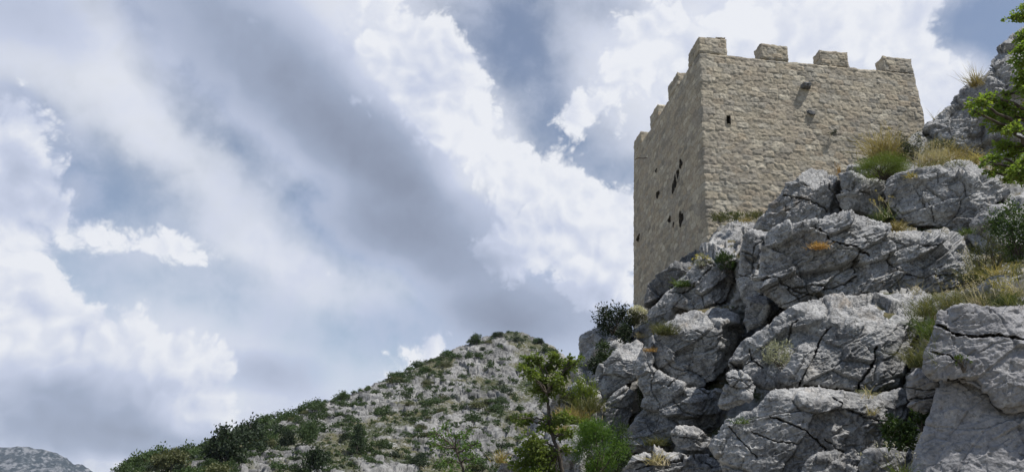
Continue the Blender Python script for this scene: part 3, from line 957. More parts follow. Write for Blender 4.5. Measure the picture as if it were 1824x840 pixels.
ROCKS = [
 # name, label, category, outline, distance, planes(px,py,dY,az,el), options
 ("rock_outcrop", "grey rock shoulder climbing behind the oak branches to the upper right corner", "rock",
  [(1640,222),(1660,212),(1672,204),(1688,186),(1698,176),(1711,166),(1726,155),(1742,138),(1757,122),(1761,103),(1783,79),(1790,70),(1800,60),(1830,48),(1880,30),(1960,20),(1970,330),(1860,330),(1800,304),(1762,284),(1730,280),(1700,268),(1665,248)],
  21.5, [(1720,200,0.2,-28,14),(1760,240,0,-10,2),(1790,120,0.3,-12,22),(1700,180,0.5,-50,28),(1850,200,-0.2,18,12),(1765,160,0.1,-34,24)], dict(thick=4, size=0.95, edge=0.5, seed=21, amp=1.35, lean=False)),
 ("boulder", "rounded grey limestone dome leaning against the foot of the tower's front wall", "boulder",
  [(1338,408),(1360,378),(1380,350),(1400,326),(1422,310),(1445,302),(1465,303),(1486,315),(1499,332),(1504,355),(1503,390),(1470,396),(1440,404),(1400,415),(1370,424)],
  18.6, [(1440,370,-0.1,-8,22),(1440,312,0.2,10,58),(1390,370,0,-48,34),(1492,350,0,55,18)], dict(thick=2.6, size=0.95, edge=0.3, seed=31,
   cracks=[([(1394,346),(1410,349),(1427,350),(1457,361),(1486,379)],1.7,0.2),([(1400,375),(1420,362),(1432,352)],1.2,0.1),([(1462,312),(1475,335),(1486,350),(1500,362)],1.3,0.12)])),
 ("boulder", "dark-cracked boulder wedged under the green cushion plant", "boulder",
  [(1495,312),(1515,306),(1545,318),(1574,318),(1582,360),(1592,390),(1560,388),(1530,380),(1506,378),(1500,352),(1497,330)],
  17.6, [(1540,350,0,-6,12),(1540,312,0.2,5,55),(1510,345,0.1,-40,20),(1575,345,0,30,10)], dict(thick=1.8, size=0.7, edge=0.3, seed=33,
   cracks=[([(1508,338),(1525,345),(1548,350)],1.4,0.12)])),
 ("boulder", "big pale boulder with black lichen beneath the dry grass ledge", "boulder",
  [(1574,330),(1582,316),(1600,306),(1640,299),(1670,289),(1700,284),(1730,287),(1755,300),(1782,322),(1796,345),(1772,368),(1747,385),(1730,405),(1714,426),(1680,414),(1660,406),(1630,408),(1600,392),(1582,368)],
  15.8, [(1680,350,0,-14,24),(1690,292,0.25,5,62),(1600,350,0.1,-45,22),(1755,350,0.0,38,14),(1690,405,0.05,-10,-12)], dict(thick=2.4, size=0.85, edge=0.35, seed=35, amp=0.85,
   cracks=[([(1655,360),(1660,380),(1665,400)],1.2,0.1),([(1625,330),(1640,350),(1650,372)],1.0,0.06)])),
 ("boulder", "pale sloping slab half hidden by the bush at the picture's right edge", "rock slab",
  [(1718,420),(1740,392),(1772,370),(1800,352),(1850,335),(1930,330),(1940,470),(1800,470),(1745,458)],
  14.6, [(1780,410,0,-20,35),(1760,380,0.2,-10,60),(1860,400,0,20,25)], dict(thick=2.2, size=0.9, edge=0.3, seed=37, amp=0.7)),
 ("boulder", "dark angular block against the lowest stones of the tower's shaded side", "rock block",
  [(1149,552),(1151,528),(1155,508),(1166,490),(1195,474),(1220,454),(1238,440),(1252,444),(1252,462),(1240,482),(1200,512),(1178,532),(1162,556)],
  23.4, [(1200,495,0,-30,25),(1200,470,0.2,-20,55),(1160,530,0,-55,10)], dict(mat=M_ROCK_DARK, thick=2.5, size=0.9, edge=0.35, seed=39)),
 ("boulder", "broken grey ledge running up to the near corner of the tower", "rock ledge",
  [(1145,560),(1160,548),(1180,528),(1200,508),(1230,478),(1243,452),(1262,424),(1290,402),(1318,392),(1345,392),(1347,405),(1332,420),(1324,440),(1304,462),(1314,480),(1312,502),(1292,540),(1264,549),(1236,557),(1202,548),(1172,566),(1152,574)],
  19.6, [(1250,500,0,-18,38),(1240,450,0.6,-18,58),(1300,440,0.2,-8,50),(1240,540,-0.1,-10,4),(1300,510,0,30,5)], dict(thick=2.6, size=0.9, edge=0.3, seed=41,
   cracks=[([(1240,440),(1247,455),(1258,462),(1272,470)],1.5,0.18),([(1190,520),(1215,518),(1240,505),(1262,480),(1285,462)],1.6,0.16),([(1200,546),(1215,530),(1240,528)],1.2,0.1)])),
 ("boulder", "tall cracked spur between the dark crevice and the layered rock", "rock spur",
  [(1338,402),(1374,412),(1372,445),(1354,480),(1348,505),(1368,520),(1394,532),(1388,558),(1366,574),(1345,580),(1330,560),(1322,527),(1310,507),(1313,476),(1322,442),(1328,416)],
  16.2, [(1345,470,0,-20,16),(1350,412,0.3,-10,52),(1318,480,0.0,-62,10),(1366,490,0,28,15)], dict(thick=2.2, size=0.75, edge=0.28, seed=43,
   cracks=[([(1326,450),(1340,455),(1356,470)],1.4,0.14),([(1312,490),(1335,492),(1350,500)],1.3,0.12),([(1360,425),(1345,440),(1338,470),(1342,500)],1.2,0.12)])),
 ("boulder", "flat-faced block standing at the mouth of the dark crevice", "rock block",
  [(1328,530),(1345,526),(1366,522),(1376,545),(1368,566),(1356,582),(1330,595),(1324,572)],
  15.2, [(1348,560,0,-12,14),(1348,530,0.1,0,55),(1330,560,0,-50,10)], dict(thick=1.6, size=0.6, edge=0.2, seed=45, amp=0.6)),
 ("boulder", "wide layered rock band with ochre stains and thin ledges", "rock",
  [(1366,420),(1380,408),(1400,400),(1432,395),(1470,382),(1505,379),(1545,387),(1590,404),(1640,412),(1662,410),(1680,405),(1706,422),(1736,458),(1753,489),(1751,502),(1720,514),(1680,519),(1640,523),(1590,531),(1550,540),(1510,542),(1470,548),(1440,556),(1400,552),(1368,530),(1346,507),(1352,480),(1360,450)],
  14.0, [(1500,460,0,-10,20),(1520,392,0.35,8,58),(1400,440,0.2,-38,34),(1690,440,0.35,25,48),(1520,510,0.0,-5,-14),(1640,470,0.1,8,18)],
  dict(thick=2.6, size=0.8, edge=0.3, seed=47, strata=2.6, amp=1.15,
   cracks=[([(1453,403),(1471,423),(1482,434),(1516,446),(1545,457)],2.0,0.22),([(1525,455),(1527,475),(1528,490),(1505,505)],1.6,0.16),
           ([(1400,515),(1440,510),(1480,512),(1520,500)],1.6,0.16),([(1352,505),(1380,500),(1420,520),(1470,530),(1540,525)],1.6,0.16),([(1580,455),(1600,480),(1640,492),(1700,490)],1.4,0.14),
           ([(1440,560),(1420,530),(1400,515)],1.3,0.12),([(1600,425),(1640,440),(1690,450)],1.2,0.1)])),
 ("boulder", "grey rock knob behind the dark bush below the tower's left edge", "rock knob",
  [(1031,628),(1032,600),(1045,586),(1072,571),(1100,566),(1130,560),(1130,600),(1100,622),(1062,642),(1036,642)],
  27.5, [(1065,605,0,-25,20),(1080,578,0.2,-15,55)], dict(thick=3.0, size=1.0, edge=0.5, seed=49)),
 ("boulder", "weathered grey slope rock under the small dark shrubs", "rock",
  [(1018,668),(1028,642),(1050,624),(1090,598),(1125,586),(1120,612),(1095,640),(1072,652),(1055,690),(1030,690)],
  24.5, [(1065,640,0,-30,40),(1080,610,0.2,-20,58)], dict(thick=2.6, size=1.0, edge=0.4, seed=51)),
 ("boulder", "great bulging boulder with a dark undercut face, left of the deep crevice", "boulder",
  [(1163,640),(1158,604),(1180,582),(1205,562),(1240,553),(1266,546),(1300,545),(1319,560),(1322,590),(1311,620),(1301,650),(1282,676),(1250,692),(1220,692),(1190,672),(1168,655)],
  16.4, [(1230,620,0,-6,8),(1225,568,0.4,-10,52),(1180,610,0.1,-48,28),(1302,600,0.1,55,-5),(1245,670,0.0,0,-24)], dict(thick=2.4, size=0.9, edge=0.4, seed=53, amp=0.9,
   cracks=[([(1185,640),(1200,655),(1225,660)],1.2,0.1),([(1240,590),(1262,600),(1285,596)],1.1,0.08)])),
 ("boulder", "overhanging slab jutting out left above the feathery bush", "rock slab",
  [(1057,672),(1067,648),(1090,626),(1114,612),(1135,606),(1146,614),(1140,640),(1142,660),(1132,678),(1112,688),(1092,703),(1076,708),(1062,694)],
  18.4, [(1100,660,0,-25,15),(1105,625,0.3,-20,58),(1085,695,0,-10,-25)], dict(thick=2.2, size=0.85, edge=0.28, seed=55, amp=0.8)),
 ("boulder", "smooth tilted rock beneath the overhanging slab", "rock slab",
  [(1020,800),(1035,768),(1052,745),(1072,720),(1092,700),(1114,682),(1132,700),(1130,740),(1108,785),(1092,800),(1050,830)],
  18.0, [(1080,745,0,-30,38),(1110,740,0,15,15)], dict(thick=2.2, size=0.9, edge=0.3, seed=57, amp=0.7)),
 ("boulder", "tall fractured pillar of grey rock below the bulging boulder", "rock pillar",
  [(1130,642),(1150,612),(1168,604),(1166,650),(1190,672),(1225,688),(1262,688),(1288,690),(1292,722),(1281,752),(1262,777),(1236,762),(1206,766),(1192,790),(1194,806),(1160,806),(1122,806),(1110,780),(1128,745),(1146,706),(1136,680)],
  15.9, [(1200,730,0,-14,20),(1160,640,0.3,-25,40),(1140,720,0,-55,15),(1265,730,0.0,30,-4)], dict(thick=2.4, size=0.75, edge=0.3, seed=59,
   cracks=[([(1190,690),(1210,680),(1240,690),(1262,705)],1.5,0.15),([(1200,715),(1220,735),(1250,742)],1.3,0.1),([(1170,660),(1160,690),(1175,720),(1170,760)],1.2,0.1)])),
 ("boulder", "wedge-shaped block resting on the ledge at the bottom of the crevice", "rock block",
  [(1195,764),(1210,757),(1236,757),(1262,770),(1270,786),(1262,799),(1236,804),(1206,799),(1194,786)],
  13.8, [(1225,790,0,-16,14),(1228,764,0.1,-6,58),(1203,780,0.06,-62,16),(1256,782,0.03,42,18),(1230,797,0,0,-25)], dict(thick=1.4, size=0.5, edge=0.12, seed=61, amp=0.7, strata=2.6, rag=1.4, cracks=[([(1200,776),(1230,780),(1262,786)],1.3,0.08)])),
 ("boulder", "dark bottom ledge with pale grass blades growing on it", "rock ledge",
  [(1085,900),(1108,836),(1125,808),(1150,797),(1192,802),(1226,810),(1264,806),(1302,832),(1320,900)],
  12.8, [(1200,850,0,-8,10),(1180,808,0.2,-5,60),(1130,850,0,-45,20)], dict(thick=2.0, size=0.8, edge=0.3, seed=63,
   cracks=[([(1130,835),(1180,822),(1230,818),(1270,825)],1.6,0.16)])),
 ("boulder", "pale stones of the path edge at the foot of the small tree", "rock",
  [(872,900),(884,846),(905,803),(932,778),(962,764),(1000,752),(1030,756),(1046,792),(1040,900)],
  16.2, [(960,820,0,-22,36),(940,790,0.3,-30,58)], dict(thick=2.2, size=0.9, edge=0.4, seed=65)),
 ("boulder", "grey bedrock ramp behind the golden grass on the slope", "rock ramp",
  [(940,775),(955,742),(978,716),(1004,698),(1040,682),(1064,690),(1074,722),(1046,770),(1004,785),(962,784)],
  19.0, [(1005,740,0,-34,42)], dict(thick=2.2, size=1.0, edge=0.4, seed=67)),
 ("boulder", "broad pale slab with a sunlit sloping top and split front", "rock slab",
  [(1298,652),(1303,636),(1314,618),(1330,606),(1362,591),(1395,560),(1430,538),(1480,530),(1540,526),(1600,520),(1640,514),(1660,528),(1648,570),(1632,610),(1618,645),(1608,692),(1560,702),(1492,692),(1440,688),(1400,690),(1370,692),(1340,682),(1302,664)],
  11.2, [(1480,630,0,-10,36),(1480,560,0.30,4,50),(1330,640,0,-48,36),(1590,640,0.05,32,22),(1560,670,0,10,12)], dict(thick=2.4, size=0.8, edge=0.25, seed=69, amp=0.75, crack=0.7,
   cracks=[([(1560,618),(1558,645),(1540,668),(1521,704)],2.4,0.25),([(1480,580),(1462,600),(1452,630),(1430,670),(1418,690)],1.9,0.18),([(1400,610),(1410,585),(1420,575)],1.6,0.12),
           ([(1335,625),(1340,645),(1360,660)],1.8,0.15),([(1300,650),(1330,652),(1345,640)],1.6,0.15)])),
 ("boulder", "tilted finger-like block leaning on the broad pale slab", "rock block",
  [(1384,678),(1392,664),(1408,642),(1422,614),(1438,610),(1454,621),(1447,645),(1428,676),(1405,688)],
  10.8, [(1425,650,0,-18,30),(1432,618,0.05,0,60),(1445,645,0,50,10)], dict(thick=0.9, size=0.5, edge=0.12, seed=71, amp=0.6)),
 ("boulder", "small sunlit block at the left tip of the broad slab", "rock block",
  [(1290,664),(1305,656),(1332,665),(1349,688),(1344,701),(1318,695),(1294,681)],
  10.9, [(1322,684,0,-8,22),(1312,666,0.05,-14,58),(1298,676,0.03,-60,22),(1342,692,0.02,46,16)], dict(thick=0.9, size=0.4, edge=0.07, seed=73, amp=0.8, strata=2.6, rag=1.4, cracks=[([(1296,672),(1318,676),(1346,694)],1.2,0.06)])),
 ("boulder", "ochre-stained block under the left tip of the broad slab", "rock block",
  [(1292,682),(1318,696),(1338,704),(1322,722),(1293,731),(1280,727),(1284,704)],
  11.1, [(1305,708,0,-20,12)], dict(thick=1.0, size=0.5, edge=0.14, seed=75, amp=0.7)),
 ("boulder", "large dark-faced boulder along the bottom, below the broad pale slab", "boulder",
  [(1262,797),(1271,775),(1291,750),(1311,736),(1346,723),(1363,701),(1381,691),(1440,688),(1490,692),(1560,702),(1606,692),(1626,710),(1632,760),(1602,800),(1600,900),(1300,900),(1284,832)],
  9.9, [(1480,760,0,12,2),(1430,700,0.15,5,55),(1340,770,0.0,-40,38),(1580,760,0.2,40,4),(1400,740,0,-16,28)], dict(thick=2.2, size=0.8, edge=0.25, seed=77, amp=0.75, big=0.5, crack=0.7,
   cracks=[([(1370,742),(1400,752),(1440,770),(1475,800)],1.8,0.18),([(1471,780),(1490,800),(1505,804)],1.4,0.1),([(1340,770),(1375,785),(1420,790)],1.3,0.1),([(1480,715),(1520,730),(1560,750),(1600,748)],1.3,0.1),([(1300,760),(1325,790),(1350,815)],1.6,0.12)])),
 ("boulder", "small lit rock poking up at the bottom edge below the dark-faced boulder", "rock",
  [(1420,845),(1440,810),(1462,797),(1490,800),(1510,822),(1530,830),(1545,900),(1400,900)],
  9.2, [(1470,830,0,-10,40),(1470,806,0.1,0,62)], dict(thick=1.2, size=0.6, edge=0.15, seed=79, amp=0.8)),
 ("boulder", "flat rock under the leafy plant at the bottom of the green gully", "rock",
  [(1535,830),(1545,808),(1575,803),(1600,806),(1640,800),(1660,820),(1660,900),(1540,900)],
  8.8, [(1590,830,0,0,40)], dict(thick=1.2, size=0.6, edge=0.15, seed=81, amp=0.8)),
 ("boulder", "nearest rock, its flat sunlit top overhanging a smooth grey face", "boulder",
  [(1652,664),(1651,640),(1661,616),(1668,595),(1673,580),(1677,559),(1701,546),(1762,545),(1830,543),(1960,540),(1990,740),(1830,728),(1806,738),(1786,737),(1772,722),(1758,700),(1697,678),(1668,675)],
  6.15, [(1740,640,0.12,-24,12),(1760,556,-0.10,5,74),(1665,620,0.1,-55,18),(1900,640,0.1,10,12),(1730,690,0.0,-10,-30)], dict(lean=False, mat=M_ROCK_NEAR, thick=1.8, size=0.55, edge=0.12, seed=83, amp=0.75, crack=0.6,
   cracks=[([(1672,585),(1700,600),(1740,604),(1775,600),(1830,612)],3.2,0.16),([(1664,635),(1690,640),(1715,660)],1.6,0.08)])),
 ("boulder", "smooth mottled grey rock face filling the lower right corner", "rock face",
  [(1608,900),(1620,835),(1630,795),(1644,760),(1662,722),(1672,690),(1690,655),(1740,660),(1800,690),(1850,690),(1990,680),(1990,900)],
  6.2, [(1740,760,0.12,-24,17),(1650,780,0.1,-52,8),(1900,760,0.05,6,20)], dict(mat=M_ROCK_NEAR, thick=1.8, size=0.6, edge=0.12, seed=85, amp=0.55, crack=0.3, big=0.35, step=1.2, lean=False)),
 ("boulder", "thin stacked layers of rock sticking out left of the nearest rock", "rock",
  [(1617,697),(1622,673),(1636,664),(1662,662),(1676,690),(1668,716),(1650,736),(1630,726),(1616,713)],
  6.7, [(1645,690,0,-25,25),(1645,668,0.05,-10,60),(1640,725,0,-10,-25)], dict(mat=M_ROCK_NEAR, thick=0.8, size=0.4, edge=0.08, seed=87, strata=3.0,
   cracks=[([(1618,692),(1640,696),(1668,694)],1.6,0.08),([(1620,712),(1645,708),(1668,706)],1.6,0.08)])),
 ("boulder", "small flat white stone on the grassy ledge at the right edge", "stone",
  [(1796,536),(1800,529),(1815,526),(1850,524),(1880,530),(1880,540),(1830,542),(1805,541)],
  8.2, [(1820,533,0,0,55)], dict(mat=M_ROCK_NEAR, thick=0.6, size=0.4, edge=0.06, seed=89, amp=0.6, rag=1)),
 ("boulder", "low bleached rock among the grass tufts at the tower's front foot", "rock",
  [(1496,305),(1512,296),(1540,288),(1560,282),(1570,300),(1560,315),(1520,312)],
  19.6, [(1530,300,0,-10,40)], dict(thick=1.2, size=0.7, edge=0.2, seed=91)),
]

SLOPE_PTS = [(900,860,19),(950,800,19),(1000,730,20.5),(1050,660,24),(1100,600,27.5),(1150,560,25),(1260,420,22),(1330,390,21.5),(1400,340,20.8),(1480,330,20.2),(1540,285,20.6),
             (1600,262,21.0),(1660,240,22.4),(1600,300,18.2),(1680,280,20.2),(1740,284,20.4),(1740,245,23.6),(1790,235,23.4),(1840,225,22.8),(1700,238,23.6),(1790,285,20.4),(1710,180,23.2),(1800,100,23.6),(1930,60,23),(1930,260,17),(1800,330,16.8),(1300,600,18.6),(1310,650,17.0),
             (1290,740,16.0),(1240,800,15.2),(1200,700,17.6),(1230,620,18.6),(1120,700,19.6),(1100,800,17.6),(1340,520,17.6),(1350,440,18.4),(1500,450,15.6),(1650,460,15.6),(1500,600,12.6),(1600,545,12.0),
             (1645,560,10.6),(1650,620,9.8),(1620,660,10.6),(1610,780,8.6),(1640,860,7.4),(1720,525,9.8),(1780,520,8.8),(1850,520,8.4),(1760,460,13.0),(1820,440,12.6),(1740,640,7.6),(1800,780,6.8),(1950,640,7.2),
             (1960,860,6.6),(1480,760,11.4),(1400,860,11.0),(1700,490,13.0),(1560,380,17.8),(1720,440,15.0),
             (1000,1100,16.5),(1200,1100,13.5),(1400,1100,10.6),(1600,1100,8.8),(1900,1100,6.8),(2300,1100,5.6),(2650,1100,4.8),(1250,960,13.6),(1500,960,10.2),(1750,960,7.4),
             (2150,60,20.5),(2500,0,18.5),(2150,260,15.0),(2550,250,12.0),(2150,430,10.6),(2550,450,8.6),(2150,640,7.4),(2550,700,6.0),(2150,860,6.2),(2550,900,5.2)]
SLOPE_POLY = [(890,960),(930,800),(965,768),(1010,735),(1036,694),(1052,660),(1064,640),(1100,612),(1136,580),(1158,566),(1170,530),(1205,492),(1252,440),(1282,398),(1345,398),(1390,350),(1440,322),(1500,322),(1528,300),(1560,284),
              (1600,262),(1620,240),(1648,226),(1680,222),(1712,226),(1770,205),(1850,150),(1960,110),(2150,-10),(2550,-60),(2700,200),(2700,1120),(880,1120)]

def slope_depth(X, Y):
    num = np.zeros(X.shape); den = np.zeros(X.shape)
    for (px, py, d) in SLOPE_PTS:
        w = 1.0 / (((X - px) ** 2 + (Y - py) ** 2) / 900.0 + 1.0) ** 2
        num += w / d; den += w
    return den / num

def mat_slope():
    m, g, out = new_mat("rock_and_dry_turf")
    geo = g.new("ShaderNodeNewGeometry"); pos = geo.outputs["Position"]
    nz = g.new("ShaderNodeSeparateXYZ"); g.put(nz.inputs[0], geo.outputs["Normal"])
    c = g.mix(g.rng(g.noise(pos, 4, 7, 0.65), 0.35, 0.65), (0.14, 0.14, 0.14), (0.32, 0.32, 0.31))
    f = g.math("MULTIPLY", g.rng(nz.outputs[2], 0.35, 0.75), g.rng(g.noise(pos, 1.3, 5, 0.6), 0.38, 0.55))
    t = g.mix(g.rng(g.noise(pos, 2.5, 5, 0.6), 0.4, 0.6), (0.05, 0.058, 0.025), (0.15, 0.125, 0.07))
    c = g.mix(f, c, t)
    b = g.new("ShaderNodeBump"); b.inputs["Strength"].default_value = 0.8; b.inputs["Distance"].default_value = 0.04
    g.put(b.inputs["Height"], g.noise(pos, 14, 8, 0.7))
    p = g.new("ShaderNodeBsdfPrincipled"); g.put(p.inputs["Base Color"], c); p.inputs["Roughness"].default_value = 0.95
    p.inputs["Specular IOR Level"].default_value = 0.1
    g.put(p.inputs["Normal"], b.outputs[0]); g.l.new(p.outputs[0], out.inputs[0])
    return m

for (nm, lb, ct, pl, y0, pn, op) in ROCKS:
    boulder(nm, lb, ct, pl, y0, pn, **op)

def slope_behind(X, Y):
    t = slope_depth(X, Y)
    ix = np.clip(np.round(X - ZX0).astype(int), 4, ZW - 5); iy = np.clip(np.round(Y - ZY0).astype(int), 4, ZH - 5)
    z = np.where(np.isfinite(ZB0), ZB0, -1)
    m = np.full(X.shape, -1.0)
    for dx in (-4, 0, 4):
        for dy in (-4, 0, 4):
            m = np.maximum(m, z[iy + dy, ix + dx])
    t = np.maximum(t, m + 0.16)
    for _ in range(6):
        t[1:-1, 1:-1] = (t[1:-1, 1:-1] * 2 + t[:-2, 1:-1] + t[2:, 1:-1] + t[1:-1, :-2] + t[1:-1, 2:]) / 6
    return t
ZB0 = ZBUF.copy()
slope = boulder("rocky_slope", None, None, SLOPE_POLY, 15.0, [], mat=mat_slope(), step=2.1, edge=0.5, thick=5.0, size=0.8, amp=0.8, seed=101, depth_fn=slope_behind, fine=0.5, big=0.4, kind="structure")

# ------------------------------------------------------------------ vegetation
def leaf_mesh(C, D, S, rng, aspect=0.6, fold=0.25, curl=0.3, lobed=False):
    """leaves at centres C, pointing along D (unit), of length S: folded kite of 2 quads (or a lobed six-gon pair)"""
    n = len(C)
    D = D / (np.linalg.norm(D, axis=1, keepdims=True) + 1e-9)
    r = rng.normal(size=(n, 3)); W = np.cross(D, r); W /= np.linalg.norm(W, axis=1, keepdims=True) + 1e-9
    Nn = np.cross(D, W)
    S = np.asarray(S)[:, None]
    if lobed:
        prof = [(0, 0, 0), (0.22, 0.34, fold), (0.40, 0.22, fold * 0.7), (0.62, 0.46, fold * 1.2), (0.72, 0.20, fold * 0.5), (1.0, 0, -curl)]
        pts = [C + D * S * a + W * S * b * aspect * 1.6 + Nn * S * c * 0.4 for a, b, c in prof]
        ptm = [C + D * S * a - W * S * b * aspect * 1.6 + Nn * S * c * 0.4 for a, b, c in prof[1:-1]]
        V = np.stack(pts + ptm, 1).reshape(-1, 3)
        k = np.arange(n)[:, None] * 10
        return V, [k + np.array([[0, 1, 2, 3, 4, 5]]), k + np.array([[0, 5, 9, 8, 7, 6]])]
    a = C; b = C + D * S * 0.5 + W * S * aspect * 0.5 + Nn * S * fold * 0.3
    c = C + D * S - Nn * S * curl * 0.3; d = C + D * S * 0.5 - W * S * aspect * 0.5 + Nn * S * fold * 0.3
    V = np.stack([a, b, c, d], 1).reshape(-1, 3)
    k = np.arange(n)[:, None] * 4
    return V, [k + np.array([[0, 1, 2]]), k + np.array([[0, 2, 3]])]

def blades(base, dirs, L, W, rng, bend=0.5, seg=4):
    """grass blades: tapered bent strips"""
    n = len(base)
    L = np.asarray(L)[:, None]
    d = dirs / (np.linalg.norm(dirs, axis=1, keepdims=True) + 1e-9)
    side = np.cross(d, rng.normal(size=(n, 3))); side /= np.linalg.norm(side, axis=1, keepdims=True) + 1e-9
    out = d * np.array([1, 1, 0]) + rng.normal(size=(n, 3)) * np.array([0.25, 0.25, 0])
    W = np.broadcast_to(np.asarray(W, float), (n,))[:, None]
    V = []
    for s in range(seg + 1):
        t = s / seg
        c = base + d * L * t + out * L * bend * t * t - np.array([0, 0, 1]) * L * bend * 0.55 * t ** 2.4
        w = W * (1 - t) ** 0.7 * 0.5 + 0.0004
        V += [c - side * w, c + side * w]
    V = np.stack(V, 1).reshape(-1, 3)
    k = np.arange(n)[:, None] * (2 * (seg + 1))
    F = [k + np.array([[2 * s, 2 * s + 1, 2 * s + 3, 2 * s + 2]]) for s in range(seg)]
    return V, F

def join(parts):
    Vs, Fs, off = [], [], 0
    for V, F in parts:
        Vs.append(V)
        for f in (F if isinstance(F, list) else [F]):
            Fs.append(np.asarray(f) + off)
        off += len(V)
    return np.concatenate(Vs), Fs

ML_OAK = mat_leaf("oak_leaf", (0.100, 0.165, 0.030), (0.220, 0.285, 0.070), 0.50, tint=(0.15, 0.17, 0.04))
ML_MAPLE = mat_leaf("maple_leaf", (0.105, 0.170, 0.036), (0.235, 0.290, 0.080), 0.50, tint=(0.16, 0.13, 0.045))
ML_DARK = mat_leaf("evergreen_leaf", (0.010, 0.022, 0.008), (0.030, 0.050, 0.016), 0.15)
ML_MID = mat_leaf("shrub_leaf", (0.028, 0.058, 0.018), (0.070, 0.105, 0.030), 0.25)
ML_OLIVE = mat_leaf("olive_shrub_leaf", (0.050, 0.065, 0.025), (0.110, 0.110, 0.045), 0.25)
ML_FEATHER = mat_leaf("feathery_leaf", (0.055, 0.120, 0.022), (0.125, 0.200, 0.040), 0.35)
ML_CUSHION = mat_leaf("cushion_leaf", (0.110, 0.165, 0.024), (0.200, 0.240, 0.045), 0.25)
ML_GRASS_G = mat_leaf("green_blade", (0.045, 0.085, 0.018), (0.110, 0.140, 0.035), 0.30)
ML_GRASS_Y = mat_leaf("dry_blade", (0.27, 0.215, 0.080), (0.46, 0.37, 0.16), 0.25, tint=(0.12, 0.13, 0.04))
ML_GRASS_P = mat_leaf("straw_blade", (0.30, 0.25, 0.15), (0.46, 0.40, 0.27), 0.25)
ML_MIXED = mat_leaf("half_dry_blade", (0.065, 0.085, 0.028), (0.17, 0.155, 0.070), 0.28)
ML_PALE = mat_leaf("silvery_leaf", (0.22, 0.23, 0.17), (0.40, 0.39, 0.29), 0.2)
ML_ORANGE = mat_leaf("rusty_dry_leaf", (0.34, 0.19, 0.06), (0.50, 0.32, 0.13), 0.25)
ML_FLOWER_Y = mat_leaf("yellow_flower_head", (0.42, 0.36, 0.07), (0.55, 0.47, 0.12), 0.2)
ML_FLOWER_W = mat_leaf("cream_flower_head", (0.45, 0.43, 0.34), (0.60, 0.58, 0.48), 0.2)
ML_MOSS = mat_leaf("dark_moss", (0.020, 0.030, 0.008), (0.040, 0.050, 0.014), 0.1)
M_BARK = mat_simple("grey_brown_bark", (0.050, 0.042, 0.034), (0.115, 0.098, 0.080), 14)

def pxm(Y):
    return Y / FPX * 1.06

def branch_path(a, b, rng, sag=0.12, n=6):
    a = np.array(a); b = np.array(b); L = np.linalg.norm(b - a)
    t = np.linspace(0, 1, n)[:, None]
    p = a + (b - a) * t
    p[1:-1] += rng.normal(size=(n - 2, 3)) * L * sag * 0.35
    p[:, 2] += np.sin(t[:, 0] * np.pi) * L * sag * 0.4
    return p

def tree(name, label, cat, trunk_px, Y, clumps, leafmat, leaf_len, n_per, trunk_r=0.05, seed=1, lobed=True, depth_jit=0.35, aspect=0.6, group=None, hub=None):
    """trunk_px: polyline (px,py) from foot to the fork; clumps: (px,py,radius_px[,dY]) of the crown"""
    rng = np.random.default_rng(seed)
    foot = at(*trunk_px[0], Y)
    root = empty(name, foot)
    tag(root, label, cat, group)
    pts = np.array([at(x, y, Y) for x, y in trunk_px])
    rad = np.linspace(trunk_r, trunk_r * 0.55, len(pts))
    # smooth trunk
    tt = np.linspace(0, len(pts) - 1, 4 * len(pts))
    sp = np.stack([np.interp(tt, np.arange(len(pts)), pts[:, k]) for k in range(3)], 1) + rng.normal(size=(len(tt), 3)) * trunk_r * 0.15
    sp[0] = pts[0]
    V, F = tube(sp, np.interp(tt, np.arange(len(pts)), rad) * (1 + 0.12 * rng.normal(size=len(tt))), 9)
    limbs = [(V, F)]; lv = []; ld = []; ls = []
    for cl in clumps:
        cx, cy, r = cl[:3]; dY = cl[3] if len(cl) > 3 else rng.uniform(-depth_jit, depth_jit)
        c = at(cx, cy, Y + dY); R = r * pxm(Y)
        # nearest trunk station as the spring of the limb
        k = int(np.argmin(np.linalg.norm(sp - c, axis=1) + np.where(sp[:, 2] > c[2], 0.6, 0)))
        base = sp[max(k, len(sp) // 3)]
        path = branch_path(base, c, rng)
        limbs.append(tube(path, np.linspace(trunk_r * 0.42, trunk_r * 0.16, len(path)), 6))
        ntw = 9
        for j in range(ntw):
            d = rng.normal(size=3); d /= np.linalg.norm(d); d[2] *= 0.75
            e = c + d * R * rng.uniform(0.55, 1.12)
            p = branch_path(path[-2] if j % 2 else path[-1], e, rng, 0.2, 5)
            limbs.append(tube(p, np.linspace(trunk_r * 0.13, trunk_r * 0.05, 5), 4))
            m = max(3, int(n_per * r * r / 400.0 / ntw * rng.uniform(0.6, 1.4)))
            tpos = rng.uniform(0.35, 1.05, m)
            q = np.stack([np.interp(tpos, np.linspace(0, 1, 5), p[:, a]) for a in range(3)], 1)
            q += rng.normal(size=(m, 3)) * R * np.array([0.24, 0.24, 0.15])
            dd = (q - c) * 0.9 / max(R, 1e-3) + rng.normal(size=(m, 3)) * 0.6 + np.array([0, 0, -0.25])
            lv.append(q); ld.append(dd); ls.append(leaf_len * rng.uniform(0.6, 1.25, m))
    V, F = join(limbs); mesh_from("trunk", V, F, M_BARK, root)
    V, F = leaf_mesh(np.concatenate(lv), np.concatenate(ld), np.concatenate(ls), rng, aspect, 0.3, 0.3, lobed)
    mesh_from("crown", V, F, leafmat, root, smooth=False)
    return root

